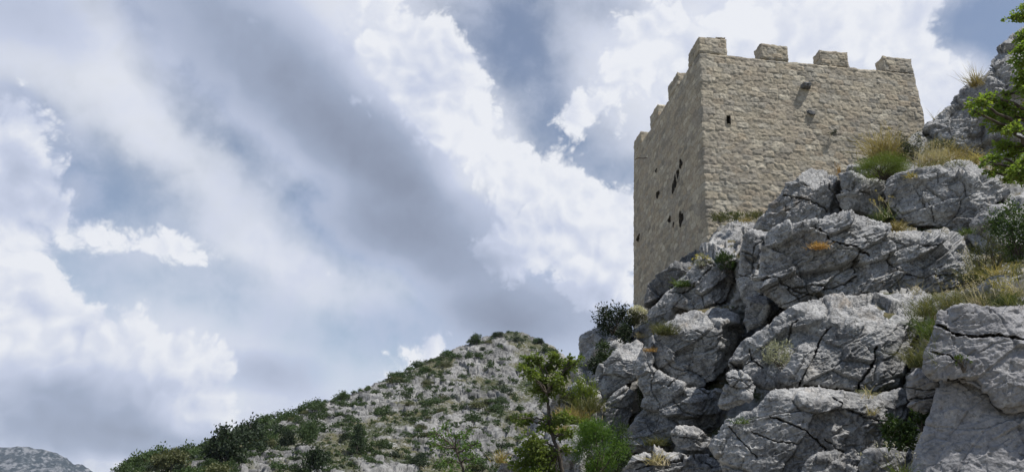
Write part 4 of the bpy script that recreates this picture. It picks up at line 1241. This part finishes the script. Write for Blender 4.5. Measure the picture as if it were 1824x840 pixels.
def bush(name, label, cat, px, py, rx, ry, leafmat, leaf_len, n, seed, Y=None, depth=None, group=None, stems=8, holes=0.35, upright=0.0, aspect=0.55, flowers=None, dY=0.0):
    """leafy shrub: stems from one foot on the rock, leaves clustered at the twig ends; (px, py) is the middle of the crown"""
    rng = np.random.default_rng(seed)
    foot = seat(px, py + ry * 0.85) if Y is None else at(px, py + ry * 0.85, Y)
    foot = foot + np.array([0, dY, 0])
    Yf = foot[1]; m = pxm(Yf)
    Rx, Rz = rx * m, ry * m
    Ry = depth if depth else 0.75 * Rx
    c = foot + np.array([0, 0, Rz * 0.95])
    root = empty(name, foot); tag(root, label, cat, group)
    st = []; cent = []
    nc = max(8, int(22 * (1 - holes) * max(rx, ry) / 20))
    for k in range(nc):
        d = rng.normal(size=3); d /= np.linalg.norm(d)
        rr = rng.uniform(0.55, 1.0) ** 0.5
        p = c + d * np.array([Rx, Ry, Rz]) * rr
        p[2] = max(p[2], foot[2] + 0.02)
        cent.append(p)
        if k < stems + nc // 3:
            path = branch_path(foot + rng.normal(size=3) * np.array([0.12, 0.12, 0]) * Rx - np.array([0, 0, 0.06]), p, rng, 0.15, 5)
            st.append(tube(path, np.linspace(max(0.006, Rx * 0.03), max(0.002, Rx * 0.008), 5), 5))
    cent = np.array(cent)
    V, F = join(st); mesh_from("stems", V, F, M_BARK, root)
    w = rng.integers(0, nc, n)
    sc = rng.uniform(0.20, 0.36, nc)[w][:, None]
    q = cent[w] + rng.normal(size=(n, 3)) * np.array([Rx, Ry, Rz]) * sc * 0.75
    q[:, 2] = np.maximum(q[:, 2], foot[2] - 0.05 + 0.0 * q[:, 2])
    dd = (q - cent[w]) / Rx * 1.5 + rng.normal(size=(n, 3)) * 0.7 + np.array([0, 0, upright])
    V, F = leaf_mesh(q, dd, leaf_len * rng.uniform(0.55, 1.3, n), rng, aspect)
    mesh_from("foliage", V, F, leafmat, root, smooth=False)
    if flowers:
        fm, nf, fs = flowers
        d = rng.normal(size=(nf, 3)); d /= np.linalg.norm(d, axis=1, keepdims=True); d[:, 2] = np.abs(d[:, 2]); d[:, 1] = -np.abs(d[:, 1])
        q = c + d * np.array([Rx, Ry, Rz]) * 1.02
        q = np.repeat(q, 7, 0) + rng.normal(size=(nf * 7, 3)) * fs * 0.5
        V, F = leaf_mesh(q, rng.normal(size=(nf * 7, 3)) + np.array([0, -0.3, 0.6]), np.full(nf * 7, fs), rng, 0.8)
        mesh_from("blossoms", V, F, fm, root, smooth=False)
    return root

def tuft(name, label, cat, px, py, w, h, mat, n, seed, Y=None, lean=(0, 0), spread=0.55, bend=0.45, width=0.010, heads=None, group=None, dY=-0.03, stalks=None):
    """grass tuft: (px, py) is its foot, w the half width of the foot and h the height in pixels"""
    rng = np.random.default_rng(seed)
    foot = seat(px, py) if Y is None else at(px, py, Y)
    foot = foot + np.array([0, dY, -0.02])
    m = pxm(foot[1]); W = w * m; H = h * m
    b = foot + rng.normal(size=(n, 3)) * np.array([W * 0.55, W * 0.45, 0.0])
    d = np.stack([rng.normal(size=n) * spread + lean[0], rng.normal(size=n) * spread * 0.8 - 0.08, np.ones(n) + lean[1]], 1)
    L = H * rng.uniform(0.35, 1.1, n)
    if foot[1] < 12.5: n = int(n * 0.7); b, d, L = b[:n], d[:n], L[:n]
    V, F = blades(b, d, L, width * rng.uniform(0.6, 1.3, n) * max(1.0, foot[1] / 12), rng, bend)
    if not heads and not stalks:
        o = mesh_from(name, V, F, mat, smooth=False, origin=foot)
        tag(o, label, cat, group)
        return o
    root = empty(name, foot); tag(root, label, cat, group)
    mesh_from("blades", V, F, mat, root, smooth=False)
    hm, nh, hl, hs = heads
    b2 = foot + rng.normal(size=(nh, 3)) * np.array([W * 0.45, W * 0.4, 0.0])
    d2 = np.stack([rng.normal(size=nh) * 0.3 + lean[0], rng.normal(size=nh) * 0.25, np.ones(nh)], 1)
    L2 = hl * m * rng.uniform(0.6, 1.05, nh)
    Vs, Fs = blades(b2, d2, L2, 0.006 * max(1.0, foot[1] / 10), rng, 0.22, 5)
    tips = Vs.reshape(nh, -1, 3)[:, -2:].mean(1)
    k = 9
    q = np.repeat(tips, k, 0) + rng.normal(size=(nh * k, 3)) * hs * np.array([0.35, 0.35, 0.7])
    V, F = leaf_mesh(q, rng.normal(size=(nh * k, 3)) * 0.5 + np.array([0, 0, 0.8]), hs * rng.uniform(0.5, 1.0, nh * k), rng, 0.6)
    ns = sum(len(f) if np.ndim(f) == 2 else f.shape[0] * f.shape[1] for f in [x.reshape(-1, x.shape[-1]) for x in Fs])
    V, F = join([(Vs, [x.reshape(-1, x.shape[-1]) for x in Fs]), (V, [x.reshape(-1, x.shape[-1]) for x in F])])
    o = mesh_from("flower_stalks" if hm in (ML_FLOWER_Y, ML_FLOWER_W) else "seed_stalks", V, F, ML_GRASS_P if hm is not ML_FLOWER_W else ML_MIXED, root, smooth=False)
    o.data.materials.append(hm)
    mi = np.zeros(len(o.data.polygons), np.int32); mi[ns:] = 1
    o.data.polygons.foreach_set("material_index", mi)
    return root

# --- trees near the viewer
tree("oak_tree", "leafy oak reaching in over the right edge in front of the grey rock shoulder", "tree",
     [(1905, 560), (1890, 450), (1872, 360), (1850, 300), (1832, 250), (1838, 180), (1845, 110), (1848, 40)], 7.6,
     [(1812,34,20),(1826,62,22),(1838,20,26),(1815,88,16),(1832,110,24),(1822,140,18),(1840,160,22),(1815,160,10),
      (1742,182,17),(1762,172,14),(1760,203,20),(1785,190,20),(1806,205,20),(1778,226,18),(1800,232,16),(1826,200,20),(1738,200,8),(1790,170,10),
      (1768,283,17),(1790,262,18),(1812,272,20),(1785,300,18),(1806,306,18),(1762,308,9),(1828,290,22),(1795,322,11),(1822,322,14),(1752,292,7),
      (1868,130,26),(1866,262,24)],
     ML_OAK, 0.040, 330, trunk_r=0.06, seed=5, depth_jit=0.25)
tree("maple_tree", "slender young maple with open crown standing in front of the rocky slope", "tree",
     [(1003, 880), (1001, 840), (996, 808), (988, 785), (980, 760), (978, 740), (976, 718), (974, 700)], 13.6,
     [(940,645,15),(958,640,14),(975,650,18),(996,642,17),(1016,650,13),(1030,642,9),(945,668,15),(966,674,17),(990,672,16),(1008,668,12),(955,694,13),(978,696,15),(998,690,12),(932,655,8),(985,634,9),(1018,636,7),
      (968,712,8),(925,752,11),(940,745,9),(915,745,6),
      (985,748,15),(1005,742,13),(1022,748,10),(968,762,13),(945,785,18),(962,800,20),(935,808,18),(928,830,17),(955,830,20),(980,815,17),(998,775,14),(1015,770,9),(1010,800,10),(975,845,20),(940,860,22),(990,870,20)],
     ML_MAPLE, 0.058, 430, trunk_r=0.045, seed=8, depth_jit=0.3)
tree("ash_tree", "light green airy sapling rising from below the picture in front of the hill", "tree",
     [(836, 900), (832, 862), (824, 830), (812, 800)], 34.0,
     [(778,772,14),(795,764,13),(812,776,15),(830,770,11),(790,792,15),(815,800,16),(838,796,14),(772,795,10),(800,822,14),(826,822,14),(846,815,10),(782,822,10),(850,790,7),(800,850,18),(835,852,18)],
     ML_FEATHER, 0.16, 150, trunk_r=0.09, seed=9, depth_jit=0.8, lobed=False, aspect=0.5)

# --- shrubs on the outcrop
bush("evergreen_shrub", "dense black-green bush against the foot of the tower's left edge", "shrub", 1097, 573, 31, 23, ML_DARK, 0.085, 2600, 11, Y=24.6, holes=0.1)
bush("flowering_shrub", "pale cream-flowered bush touching the dark bush below the tower", "shrub", 1136, 562, 15, 13, ML_OLIVE, 0.06, 900, 12, Y=23.4, flowers=(ML_FLOWER_W, 80, 0.06))
bush("evergreen_shrub", "small dark bush just below the cream-flowered one", "shrub", 1112, 596, 15, 13, ML_DARK, 0.07, 900, 13, Y=22.6)
bush("evergreen_shrub", "green leafy bush on the ledge above the overhanging slab", "shrub", 1083, 626, 19, 17, ML_MID, 0.075, 1100, 14, Y=21.6)
bush("evergreen_shrub", "low dark bush at the left end of the overhanging slab", "shrub", 1062, 652, 13, 13, ML_DARK, 0.07, 700, 15, Y=20.8)
bush("feathery_bush", "bright green feathery bush at the foot of the smooth tilted rock", "bush", 1068, 806, 40, 36, ML_FEATHER, 0.06, 9000, 16, Y=14.4, holes=0.45, upright=0.8, aspect=0.16)
bush("feathery_bush", "darker weedy bush in the shade right of the bright feathery one", "bush", 1098, 806, 20, 40, ML_MID, 0.075, 1600, 17, Y=14.9, upright=0.6, aspect=0.2)
bush("broom_shrub", "yellow-green broom on the slope just right of the maple's crown", "shrub", 1038, 706, 20, 24, ML_CUSHION, 0.085, 1700, 18, Y=18.2, upright=1.0, aspect=0.18)
bush("broom_shrub", "olive broom lower down the slope among the golden grass", "shrub", 1010, 718, 15, 18, ML_OLIVE, 0.085, 1000, 19, Y=18.4, upright=1.0, aspect=0.18)
bush("fern_clump", "dark green clump growing at the top of the deep crevice", "fern", 1296, 470, 17, 17, ML_MID, 0.10, 800, 20, upright=0.9, aspect=0.22, dY=-0.15)
bush("cushion_plant", "dense rounded bright green cushion plant on the ledge before the tower", "cushion plant", 1574, 299, 40, 19, ML_CUSHION, 0.042, 14000, 21, Y=17.0, holes=-0.8, upright=1.0, aspect=0.16, depth=0.45)
bush("evergreen_shrub", "dark spindly shrub between the golden grass and the grey rock shoulder", "shrub", 1626, 254, 23, 33, ML_DARK, 0.055, 1500, 22, Y=17.9, holes=0.4, upright=0.8, aspect=0.3)
bush("hawthorn_bush", "dark leafy bush below the oak branches at the right edge", "bush", 1812, 412, 34, 46, ML_MID, 0.045, 2600, 23, Y=9.6, holes=0.2)
bush("hawthorn_bush", "brown-green twiggy bush filling the hollow behind the layered rock band", "bush", 1768, 446, 38, 34, ML_OLIVE, 0.05, 1700, 24, Y=11.6, holes=0.3, upright=0.5, aspect=0.25)
bush("silver_shrub", "small silvery dry shrub on the lit side of the broad pale slab", "shrub", 1384, 632, 22, 18, ML_PALE, 0.050, 900, 25, upright=0.9, aspect=0.35, dY=-0.1)
bush("gully_plant", "leafy green plant at the bottom of the gully beside the nearest rock", "plant", 1606, 772, 24, 24, ML_MID, 0.055, 800, 26, Y=8.0, holes=0.2)
bush("gully_plant", "low green weed in the shadowed notch under the stacked thin rocks", "plant", 1640, 745, 16, 14, ML_MID, 0.045, 350, 27, Y=7.6)
bush("ivy_patch", "dark mossy growth in the slot left of the fractured pillar", "moss", 1147, 708, 9, 26, ML_MOSS, 0.05, 900, 28, Y=16.9, holes=-0.2)
bush("wall_plant", "tiny dark plant rooted in a joint of the tower's front wall", "plant", 1485, 236, 6, 4, ML_DARK, 0.05, 120, 29, Y=24.12)
bush("wall_foot_shrub", "small green shrub at the near corner of the tower's foot", "shrub", 1281, 385, 14, 9, ML_OLIVE, 0.06, 500, 30, Y=21.6)
bush("wall_foot_shrub", "dark little shrub along the tower's foot, right of the corner one", "shrub", 1308, 384, 9, 7, ML_MID, 0.055, 320, 31, Y=21.2)
bush("stonecrop_plant", "pale green stonecrop on the broken ledge under the tower", "plant", 1248, 467, 17, 10, ML_PALE, 0.045, 450, 32, dY=-0.1, upright=0.6, flowers=(ML_FLOWER_Y, 18, 0.03))
bush("leaf_sprig", "thin pale sprig sprouting on the nearest rock's face", "plant", 1712, 645, 9, 7, ML_GRASS_G, 0.035, 30, 33, dY=-0.03)

# --- grass tufts and dry plants
T = [
 ("grass_tuft", "tall golden grass clump before the tower's right front", "grass tuft", 1574,283,24,74,ML_GRASS_Y,480,dict(Y=18.2, spread=0.35, heads=(ML_GRASS_Y,24,70,0.05))),
 ("grass_tuft", "brown-gold grass clump directly left of the dark spindly shrub", "grass tuft", 1603,286,10,44,ML_MIXED,260,dict(Y=18.4, spread=0.4)),
 ("grass_tuft", "wispy straw grass with seed heads on the ledge right of the cushion plant", "grass tuft", 1660,292,26,44,ML_GRASS_P,300,dict(Y=17.6, spread=0.5, heads=(ML_GRASS_P,30,52,0.05))),
 ("grass_tuft", "grey-gold dry grass under the grey rock shoulder", "grass tuft", 1700,284,24,34,ML_GRASS_Y,240,dict(Y=18.0, spread=0.55, heads=(ML_GRASS_P,18,44,0.05))),
 ("grass_tuft", "greenish grass on the ledge against the foot of the rock shoulder", "grass tuft", 1675,262,20,26,ML_MIXED,220,dict(Y=19.6)),
 ("grass_tuft", "reddish dry grass hanging beside the oak's lower leaves", "grass tuft", 1738,290,20,30,ML_GRASS_Y,170,dict(Y=17.2, spread=0.7, heads=(ML_GRASS_P,10,38,0.05))),
 ("grass_tuft", "spiky tuft fanning out on the skyline of the rock shoulder", "grass tuft", 1738,152,12,46,ML_GRASS_Y,190,dict(Y=21.2, spread=0.42, bend=0.15, lean=(-0.12,0), width=0.008)),
 ("grass_tuft", "faint thin stalks on the skyline right of the tower's edge", "grass tuft", 1662,213,1.5,36,ML_GRASS_P,18,dict(Y=21.6, spread=0.5, bend=0.2, width=0.006)),
 ("grass_tuft", "single reed-like brown stalks at the foot of the front wall", "dry stalks", 1494,312,4,30,ML_ORANGE,26,dict(Y=19.6, spread=0.12, bend=0.1)),
 ("grass_tuft", "short dry grass along the wall foot left of the rock dome", "grass tuft", 1345,386,16,16,ML_MIXED,150,dict(Y=20.6)),
 ("grass_tuft", "short yellow grass in the joint left of the rock dome", "grass tuft", 1330,394,12,12,ML_GRASS_Y,90,dict(Y=20.2)),
 ("grass_tuft", "long green blades arching out below the wedged boulder", "grass tuft", 1574,388,14,34,ML_GRASS_G,80,dict(Y=15.4, spread=0.7, heads=(ML_GRASS_Y,14,52,0.04))),
 ("grass_tuft", "yellow-green tuft perched on top of the layered rock band", "grass tuft", 1592,412,11,26,ML_GRASS_Y,190,dict(spread=0.4, dY=-0.12)),
 ("dry_herb", "rusty orange dried herb on the layered rock band", "dry herb", 1455,444,14,17,ML_ORANGE,230,dict(spread=0.75, bend=0.2, dY=-0.12)),
 ("grass_tuft", "bright green tuft of upright blades on the sunlit broken ledge", "grass tuft", 1216,510,16,20,ML_GRASS_G,120,dict(spread=0.8, width=0.016, dY=-0.1)),
 ("grass_tuft", "golden-green tuft on top of the great bulging boulder", "grass tuft", 1181,596,14,34,ML_MIXED,300,dict(spread=0.5, dY=-0.15)),
 ("grass_tuft", "small orange dry tuft above the fractured pillar", "grass tuft", 1156,626,8,12,ML_ORANGE,90,dict(spread=0.7, dY=-0.15)),
 ("grass_tuft", "tiny straw tuft beside the cream-flowered bush", "grass tuft", 1140,600,8,14,ML_GRASS_P,70,dict(Y=20.5)),
 ("grass_tuft", "grey-green tuft at the foot of the fractured pillar", "grass tuft", 1170,792,20,26,ML_MIXED,220,dict(spread=0.7, dY=-0.12)),
 ("grass_tuft", "pale broad-bladed tuft on the dark bottom ledge", "grass tuft", 1168,826,16,36,ML_GRASS_P,60,dict(spread=0.6, width=0.018, dY=-0.15)),
 ("grass_tuft", "short green tuft on the lit left corner of the dark-faced boulder", "grass tuft", 1318,752,14,20,ML_GRASS_G,70,dict(spread=0.6, dY=-0.05)),
 ("grass_tuft", "thin pale wisp growing out of the dark rock face", "grass tuft", 1548,738,9,26,ML_GRASS_P,40,dict(spread=0.6, dY=-0.1)),
 ("grass_tuft", "straw-coloured wisps along the crack of the broad slab", "grass tuft", 1540,708,10,30,ML_GRASS_P,24,dict(spread=0.5, lean=(0.3,0), dY=-0.1)),
 ("grass_tuft", "tall golden grass on the slope right of the maple trunk", "grass tuft", 1018,748,26,34,ML_GRASS_Y,420,dict(Y=17.6, spread=0.4)),
 ("grass_tuft", "golden grass higher on the slope, beside the broom", "grass tuft", 1048,730,22,34,ML_MIXED,320,dict(Y=17.8, spread=0.4)),
 ("grass_tuft", "yellow dry grass left of the maple trunk, above the pale stones", "grass tuft", 993,770,16,26,ML_GRASS_Y,200,dict(Y=16.6, spread=0.5)),
 ("grass_tuft", "upright dry yellow tuft by the pale stones at the bottom", "grass tuft", 893,822,8,32,ML_GRASS_Y,120,dict(Y=16.4, spread=0.3)),
 ("grass_tuft", "long soft green grass hanging over the head of the gully", "grass tuft", 1672,600,24,66,ML_GRASS_G,520,dict(Y=9.4, spread=0.4, bend=0.6, width=0.007)),
 ("grass_tuft", "shaded green grass lower in the gully left of the nearest rock", "grass tuft", 1636,650,20,60,ML_MIXED,380,dict(Y=9.2, spread=0.4, bend=0.6, width=0.007)),
 ("grass_tuft", "olive grass along the right end of the broad pale slab", "grass tuft", 1648,560,22,44,ML_MIXED,340,dict(Y=10.6, spread=0.45, width=0.007)),
 ("grass_tuft", "mixed green and straw grass along the foot of the layered band's right end", "grass tuft", 1700,544,26,36,ML_MIXED,360,dict(Y=9.2, spread=0.5, heads=(ML_GRASS_P,16,60,0.025), width=0.006)),
 ("grass_tuft", "straw grass with thin heads over the middle of the nearest rock's edge", "grass tuft", 1742,545,22,34,ML_GRASS_P,220,dict(Y=8.6, spread=0.5, heads=(ML_GRASS_P,22,70,0.025), width=0.005)),
 ("yarrow_plant", "yellow-headed yarrow standing on the ledge at the right edge", "flowers", 1786,540,22,28,ML_GRASS_G,240,dict(Y=8.0, spread=0.6, heads=(ML_FLOWER_Y,16,52,0.030), width=0.008)),
 ("grass_tuft", "dry yellowed grass at the right edge above the white stone", "grass tuft", 1815,532,20,36,ML_GRASS_P,260,dict(Y=8.3, spread=0.5, heads=(ML_GRASS_P,12,50,0.025), width=0.006)),
 ("grass_tuft", "tall wild grass in front of the layered band's right shoulder", "grass tuft", 1735,500,22,56,ML_MIXED,260,dict(Y=11.4, spread=0.45, heads=(ML_GRASS_P,10,74,0.03), width=0.007)),
 ("grass_tuft", "long pale grass on the dark slope below the twiggy bush", "grass tuft", 1778,492,24,40,ML_GRASS_Y,200,dict(Y=10.2, spread=0.6, width=0.006)),
 ("grass_tuft", "loose grass stalks leaning across the layered rock band's lower ledge", "grass tuft", 1622,528,16,40,ML_GRASS_P,36,dict(spread=0.5, lean=(0.2,0), width=0.007, dY=-0.2)),
 ("white_flower", "white-budded wildflower stalks at the bottom beside the nearest rock", "flowers", 1604,850,14,40,ML_GRASS_G,70,dict(Y=6.4, spread=0.5, heads=(ML_FLOWER_W,9,66,0.022), width=0.010)),
 ("grass_tuft", "green herb clinging to the ledge above the dark-faced boulder", "grass tuft", 1722,415,12,18,ML_GRASS_G,90,dict(Y=14.2, spread=0.6)),
 ("grass_tuft", "thin dry grass on top of the big pale lichen boulder", "grass tuft", 1618,318,10,14,ML_GRASS_Y,80,dict(spread=0.6, dY=-0.12)),
]
for k, (nm, lb, ct, px, py, w, h, mt, n, op) in enumerate(T):
    tuft(nm, lb, ct, px, py, w, h, mt, n, 300 + k, **op)

# --- short turf on the ledges, too fine to count
def ledge_turf():
    rng = np.random.default_rng(77)
    B = []; 
    areas = [(1560,262,1720,300,900,19.0),(1650,530,1824,545,900,9.0),(1720,440,1824,520,700,11.5),(1270,380,1350,396,260,21),(985,690,1060,775,900,18.6),(1620,540,1668,660,500,10.2)]
    for (x0, y0, x1, y1, n, Yd) in areas:
        for _ in range(n):
            x, y = rng.uniform(x0, x1), rng.uniform(y0, y1)
            B.append(seat(x, y))
    B = np.array(B); n = len(B)
    d = np.stack([rng.normal(size=n) * 0.5, rng.normal(size=n) * 0.4 - 0.1, np.ones(n)], 1)
    V, F = blades(B, d, rng.uniform(0.08, 0.26, n), 0.009 * B[:, 1] / 12, rng, 0.5)
    o = mesh_from("ledge_grass", V, F, ML_MIXED, smooth=False)
    tag(o, "short half-dry turf between the tufts on the rock ledges", "grass", kind="stuff")
ledge_turf()

# ------------------------------------------------------------------ shrubs on the far hill
def shrub_proto(seed, mat, w=1.0, h=0.9, n=700, leaf=0.16, conifer=False):
    rng = np.random.default_rng(seed)
    nc = 20
    d = rng.normal(size=(nc, 3)); d /= np.linalg.norm(d, axis=1, keepdims=True); d[:, 2] = np.abs(d[:, 2]) * 1.1 - 0.1
    c = d * np.array([w, w, h]) * rng.uniform(0.45, 1.0, (nc, 1)) + np.array([0, 0, h * 0.25])
    if conifer:
        z = rng.uniform(0, 1, nc) ** 0.8
        a = rng.uniform(0, 6.28, nc)
        r = w * (1 - z) ** 0.7 * rng.uniform(0.4, 1.0, nc)
        c = np.stack([np.cos(a) * r, np.sin(a) * r, z * 2.0 * h], 1)
    k = rng.integers(0, nc, n)
    q = c[k] + rng.normal(size=(n, 3)) * np.array([0.20, 0.20, 0.14]) * w
    q[:, 2] = np.maximum(q[:, 2], -0.1)
    V, F = leaf_mesh(q, rng.normal(size=(n, 3)) + np.array([0, 0, 0.4]), leaf * rng.uniform(0.6, 1.4, n), rng, 0.75)
    return V, F

def hill_shrubs():
    rng = np.random.default_rng(2024)
    kinds = [
        ("hill_shrub", "dark green rounded shrub among the pale rocks of the far hill", "shrub", ML_DARK, "dark shrubs on the far hill", False),
        ("hill_shrub", "mid-green bushy shrub among the pale rocks of the far hill", "shrub", ML_MID, "green shrubs on the far hill", False),
        ("hill_shrub", "low olive-coloured shrub on the turf of the far hill", "shrub", ML_OLIVE, "olive shrubs on the far hill", False),
        ("hill_shrub", "green scrub along the skyline of the far hill's left slope", "shrub", ML_MID, "skyline scrub of the far hill", False),
    ]
    protos = []
    for i, (nm, lb, ct, mt, gr, con) in enumerate(kinds):
        ps = []
        for j in range(3):
            V, F = shrub_proto(500 + i * 10 + j, mt, 1.0, (0.95, 0.85, 0.6, 0.85)[i], 650, 0.17)
            o = mesh_from(nm, V, F, mt, smooth=False, origin=(0, 0, 0))
            tag(o, lb, ct, gr); ps.append([o, False])
        protos.append(ps)
    def put(kind, x, s, size):
        P = on_hill(x, s)
        p = protos[kind][rng.integers(0, 3)]
        if not p[1]:
            o = p[0]; p[1] = True
        else:
            o = p[0].copy(); COL.objects.link(o)
        size *= 1.0 + 0.45 * float(sstep(np.array(640.0 - x), 0.0, 200.0))
        o.location = P - np.array([0, 0, 0.12 * size]); o.rotation_euler = (0, 0, rng.uniform(0, 6.28))
        o.scale = (size * rng.uniform(0.85, 1.3), size * rng.uniform(0.85, 1.3), size * rng.uniform(0.75, 1.25))
    # skyline scrub
    for x in np.concatenate([np.arange(212, 845, 10.5), [905, 960, 968]]):
        if rng.uniform() < 0.12: continue
        s = 1 - abs(rng.normal()) * 0.035
        d = np.interp(x, RIDGE_X, RIDGE_D)
        put(3, x + rng.normal() * 3, s, rng.uniform(5, 11) * d / FPX * (1.25 if x < 520 else 1.0))
    for x in np.arange(225, 640, 14.0):
        put(int(rng.choice([0, 1, 1, 3])), x + rng.normal() * 4, 1 - 0.05 - abs(rng.normal()) * 0.07, rng.uniform(6, 11) * np.interp(x, RIDGE_X, RIDGE_D) / FPX)
    # on the slope: thick low down on the left, open near the top
    n = 0
    while n < 196:
        x = rng.uniform(235, 985); s = rng.uniform(max(0.06, min(0.75, s_of(x, 848))), 0.97)
        P = hill_point(x, s)
        f = float(perlin(np.array([[P[0] / 16, P[1] / 16, 3.3]]), 90)[0])
        if rng.uniform() > 0.55 + 1.0 * f + (0.15 if s < 0.45 else 0.0): continue
        kind = rng.choice([0, 1, 1, 2, 2])
        d = np.interp(x, RIDGE_X, RIDGE_D) * (0.55 + 0.45 * s)
        put(kind, x, s, rng.choice([6, 7, 8, 9, 11, 13]) * d / FPX * rng.uniform(0.8, 1.15))
        n += 1
hill_shrubs()

def hill_tree(label, px, py, wpx, hpx, mat, seed, conifer=True, name="pine_tree"):
    s = s_of(px, py); P = on_hill(px, np.clip(s, 0.02, 1.0))
    m = pxm(P[1]); W, H = wpx * m, hpx * m
    root = empty(name, P); tag(root, label, "tree" if "tree" in name else "shrub")
    rng = np.random.default_rng(seed)
    V, F = tube(np.array([P + np.array([0, 0, -0.3]), P + np.array([0.05 * W, 0, 0.35 * H]), P + np.array([0, 0, 0.85 * H])]), [0.07 * W, 0.05 * W, 0.015 * W], 7)
    mesh_from("trunk", V, [F], M_BARK, root)
    V, F = shrub_proto(seed, mat, 1.0, 1.0, 2600, 0.13, conifer)
    V = V / np.array([1.25, 1.25, 2.1 if conifer else 1.35]) * np.array([W, W, H]) + P + np.array([0, 0, 0.08 * H])
    mesh_from("crown", V, F, mat, root, smooth=False)
hill_tree("broad black-green pine on the lower left crest of the far hill", 397, 832, 42, 62, ML_DARK, 701, False)
hill_tree("dark pine standing just right of the broad one on the crest", 440, 796, 30, 46, ML_DARK, 702, False)
hill_tree("round green bush below the broad pine", 376, 838, 15, 18, ML_MID, 703, False, "round_shrub")
hill_tree("dark conical evergreen in the middle of the far hill's lower slope", 634, 806, 20, 42, ML_DARK, 704)
hill_tree("wide dark evergreen at the bottom edge left of the sapling", 562, 848, 26, 40, ML_DARK, 705, False)
hill_tree("rounded green bush on the left of the far hill's slope", 545, 796, 20, 38, ML_MID, 706, False, "round_shrub")
hill_tree("pair-like dark bush on bare rock above the wide evergreen", 510, 790, 15, 26, ML_DARK, 707, False, "round_shrub")
hill_tree("small dark round bush on the bare rock near the lower crest", 468, 790, 8, 12, ML_DARK, 708, False, "round_shrub")
hill_tree("olive round bush at the far left end of the crest", 302, 842, 30, 36, ML_OLIVE, 709, False, "round_shrub")
hill_tree("dark bush capping the rocky summit of the far hill", 888, 601, 13, 9, ML_DARK, 710, False, "round_shrub")
hill_tree("dark bush on the skyline right of the summit", 962, 612, 8, 11, ML_DARK, 711, False, "round_shrub")
hill_tree("large green bush hanging on the skyline left of the summit", 848, 614, 14, 18, ML_MID, 712, False, "round_shrub")

def hill_scrub():
    rng = np.random.default_rng(91)
    parts = []
    for _ in range(1000):
        x = rng.uniform(225, 990); s = rng.uniform(max(0.06, min(0.75, s_of(x, 846))), 0.99)
        P = on_hill(x, s)
        V, F = shrub_proto(int(rng.integers(1, 9999)), None, 1.0, 0.75, 90, 0.36)
        d = np.interp(x, RIDGE_X, RIDGE_D) * (0.55 + 0.45 * s)
        parts.append((V * rng.uniform(3.0, 8.0) * d / FPX + P, F))
    V, F = join(parts)
    o = mesh_from("low_scrub", V, F, ML_MID, smooth=False)
    tag(o, "low green scrub scattered between the shrubs and rocks of the far hill", "scrub", kind="stuff")
hill_scrub()

def hill_grass():
    rng = np.random.default_rng(5)
    idx = np.argwhere(HILL["turf"][:300] > 0.45)
    idx = idx[rng.integers(0, len(idx), 6000)]
    B = HILL["P"][idx[:, 0], idx[:, 1]]
    n = len(B)
    d = np.stack([rng.normal(size=n) * 0.5, rng.normal(size=n) * 0.5, np.ones(n)], 1)
    V, F = blades(B, d, rng.uniform(0.3, 0.75, n), 0.16, rng, 0.5, 2)
    o = mesh_from("hill_grass", V, F, ML_OLIVE, smooth=False)
    tag(o, "dry olive grass between the rocks of the far hill", "grass", kind="stuff")
hill_grass()


# ------------------------------------------------------------------ the air
def build_haze():
    m, g, out = new_mat("thin_blue_haze")
    v = g.new("ShaderNodeVolumePrincipled")
    v.inputs["Color"].default_value = (0.80, 0.88, 1.0, 1)
    v.inputs["Density"].default_value = 0.00007
    v.inputs["Anisotropy"].default_value = 0.1
    g.l.new(v.outputs[0], out.inputs["Volume"])
    a, z0, z1 = 4500.0, -63.0, 215.0
    V = np.array([(x, y, z) for x in (-a, a) for y in (-a, a) for z in (z0, z1)])
    F = np.array([[0, 1, 3, 2], [4, 6, 7, 5], [0, 4, 5, 1], [2, 3, 7, 6], [0, 2, 6, 4], [1, 5, 7, 3]])
    o = mesh_from("haze", V, [F], m, smooth=False)
    tag(o, "thin blue haze that pales the distant mountain", "haze", kind="stuff")
scene.cycles.volume_bounces = 0
build_haze()
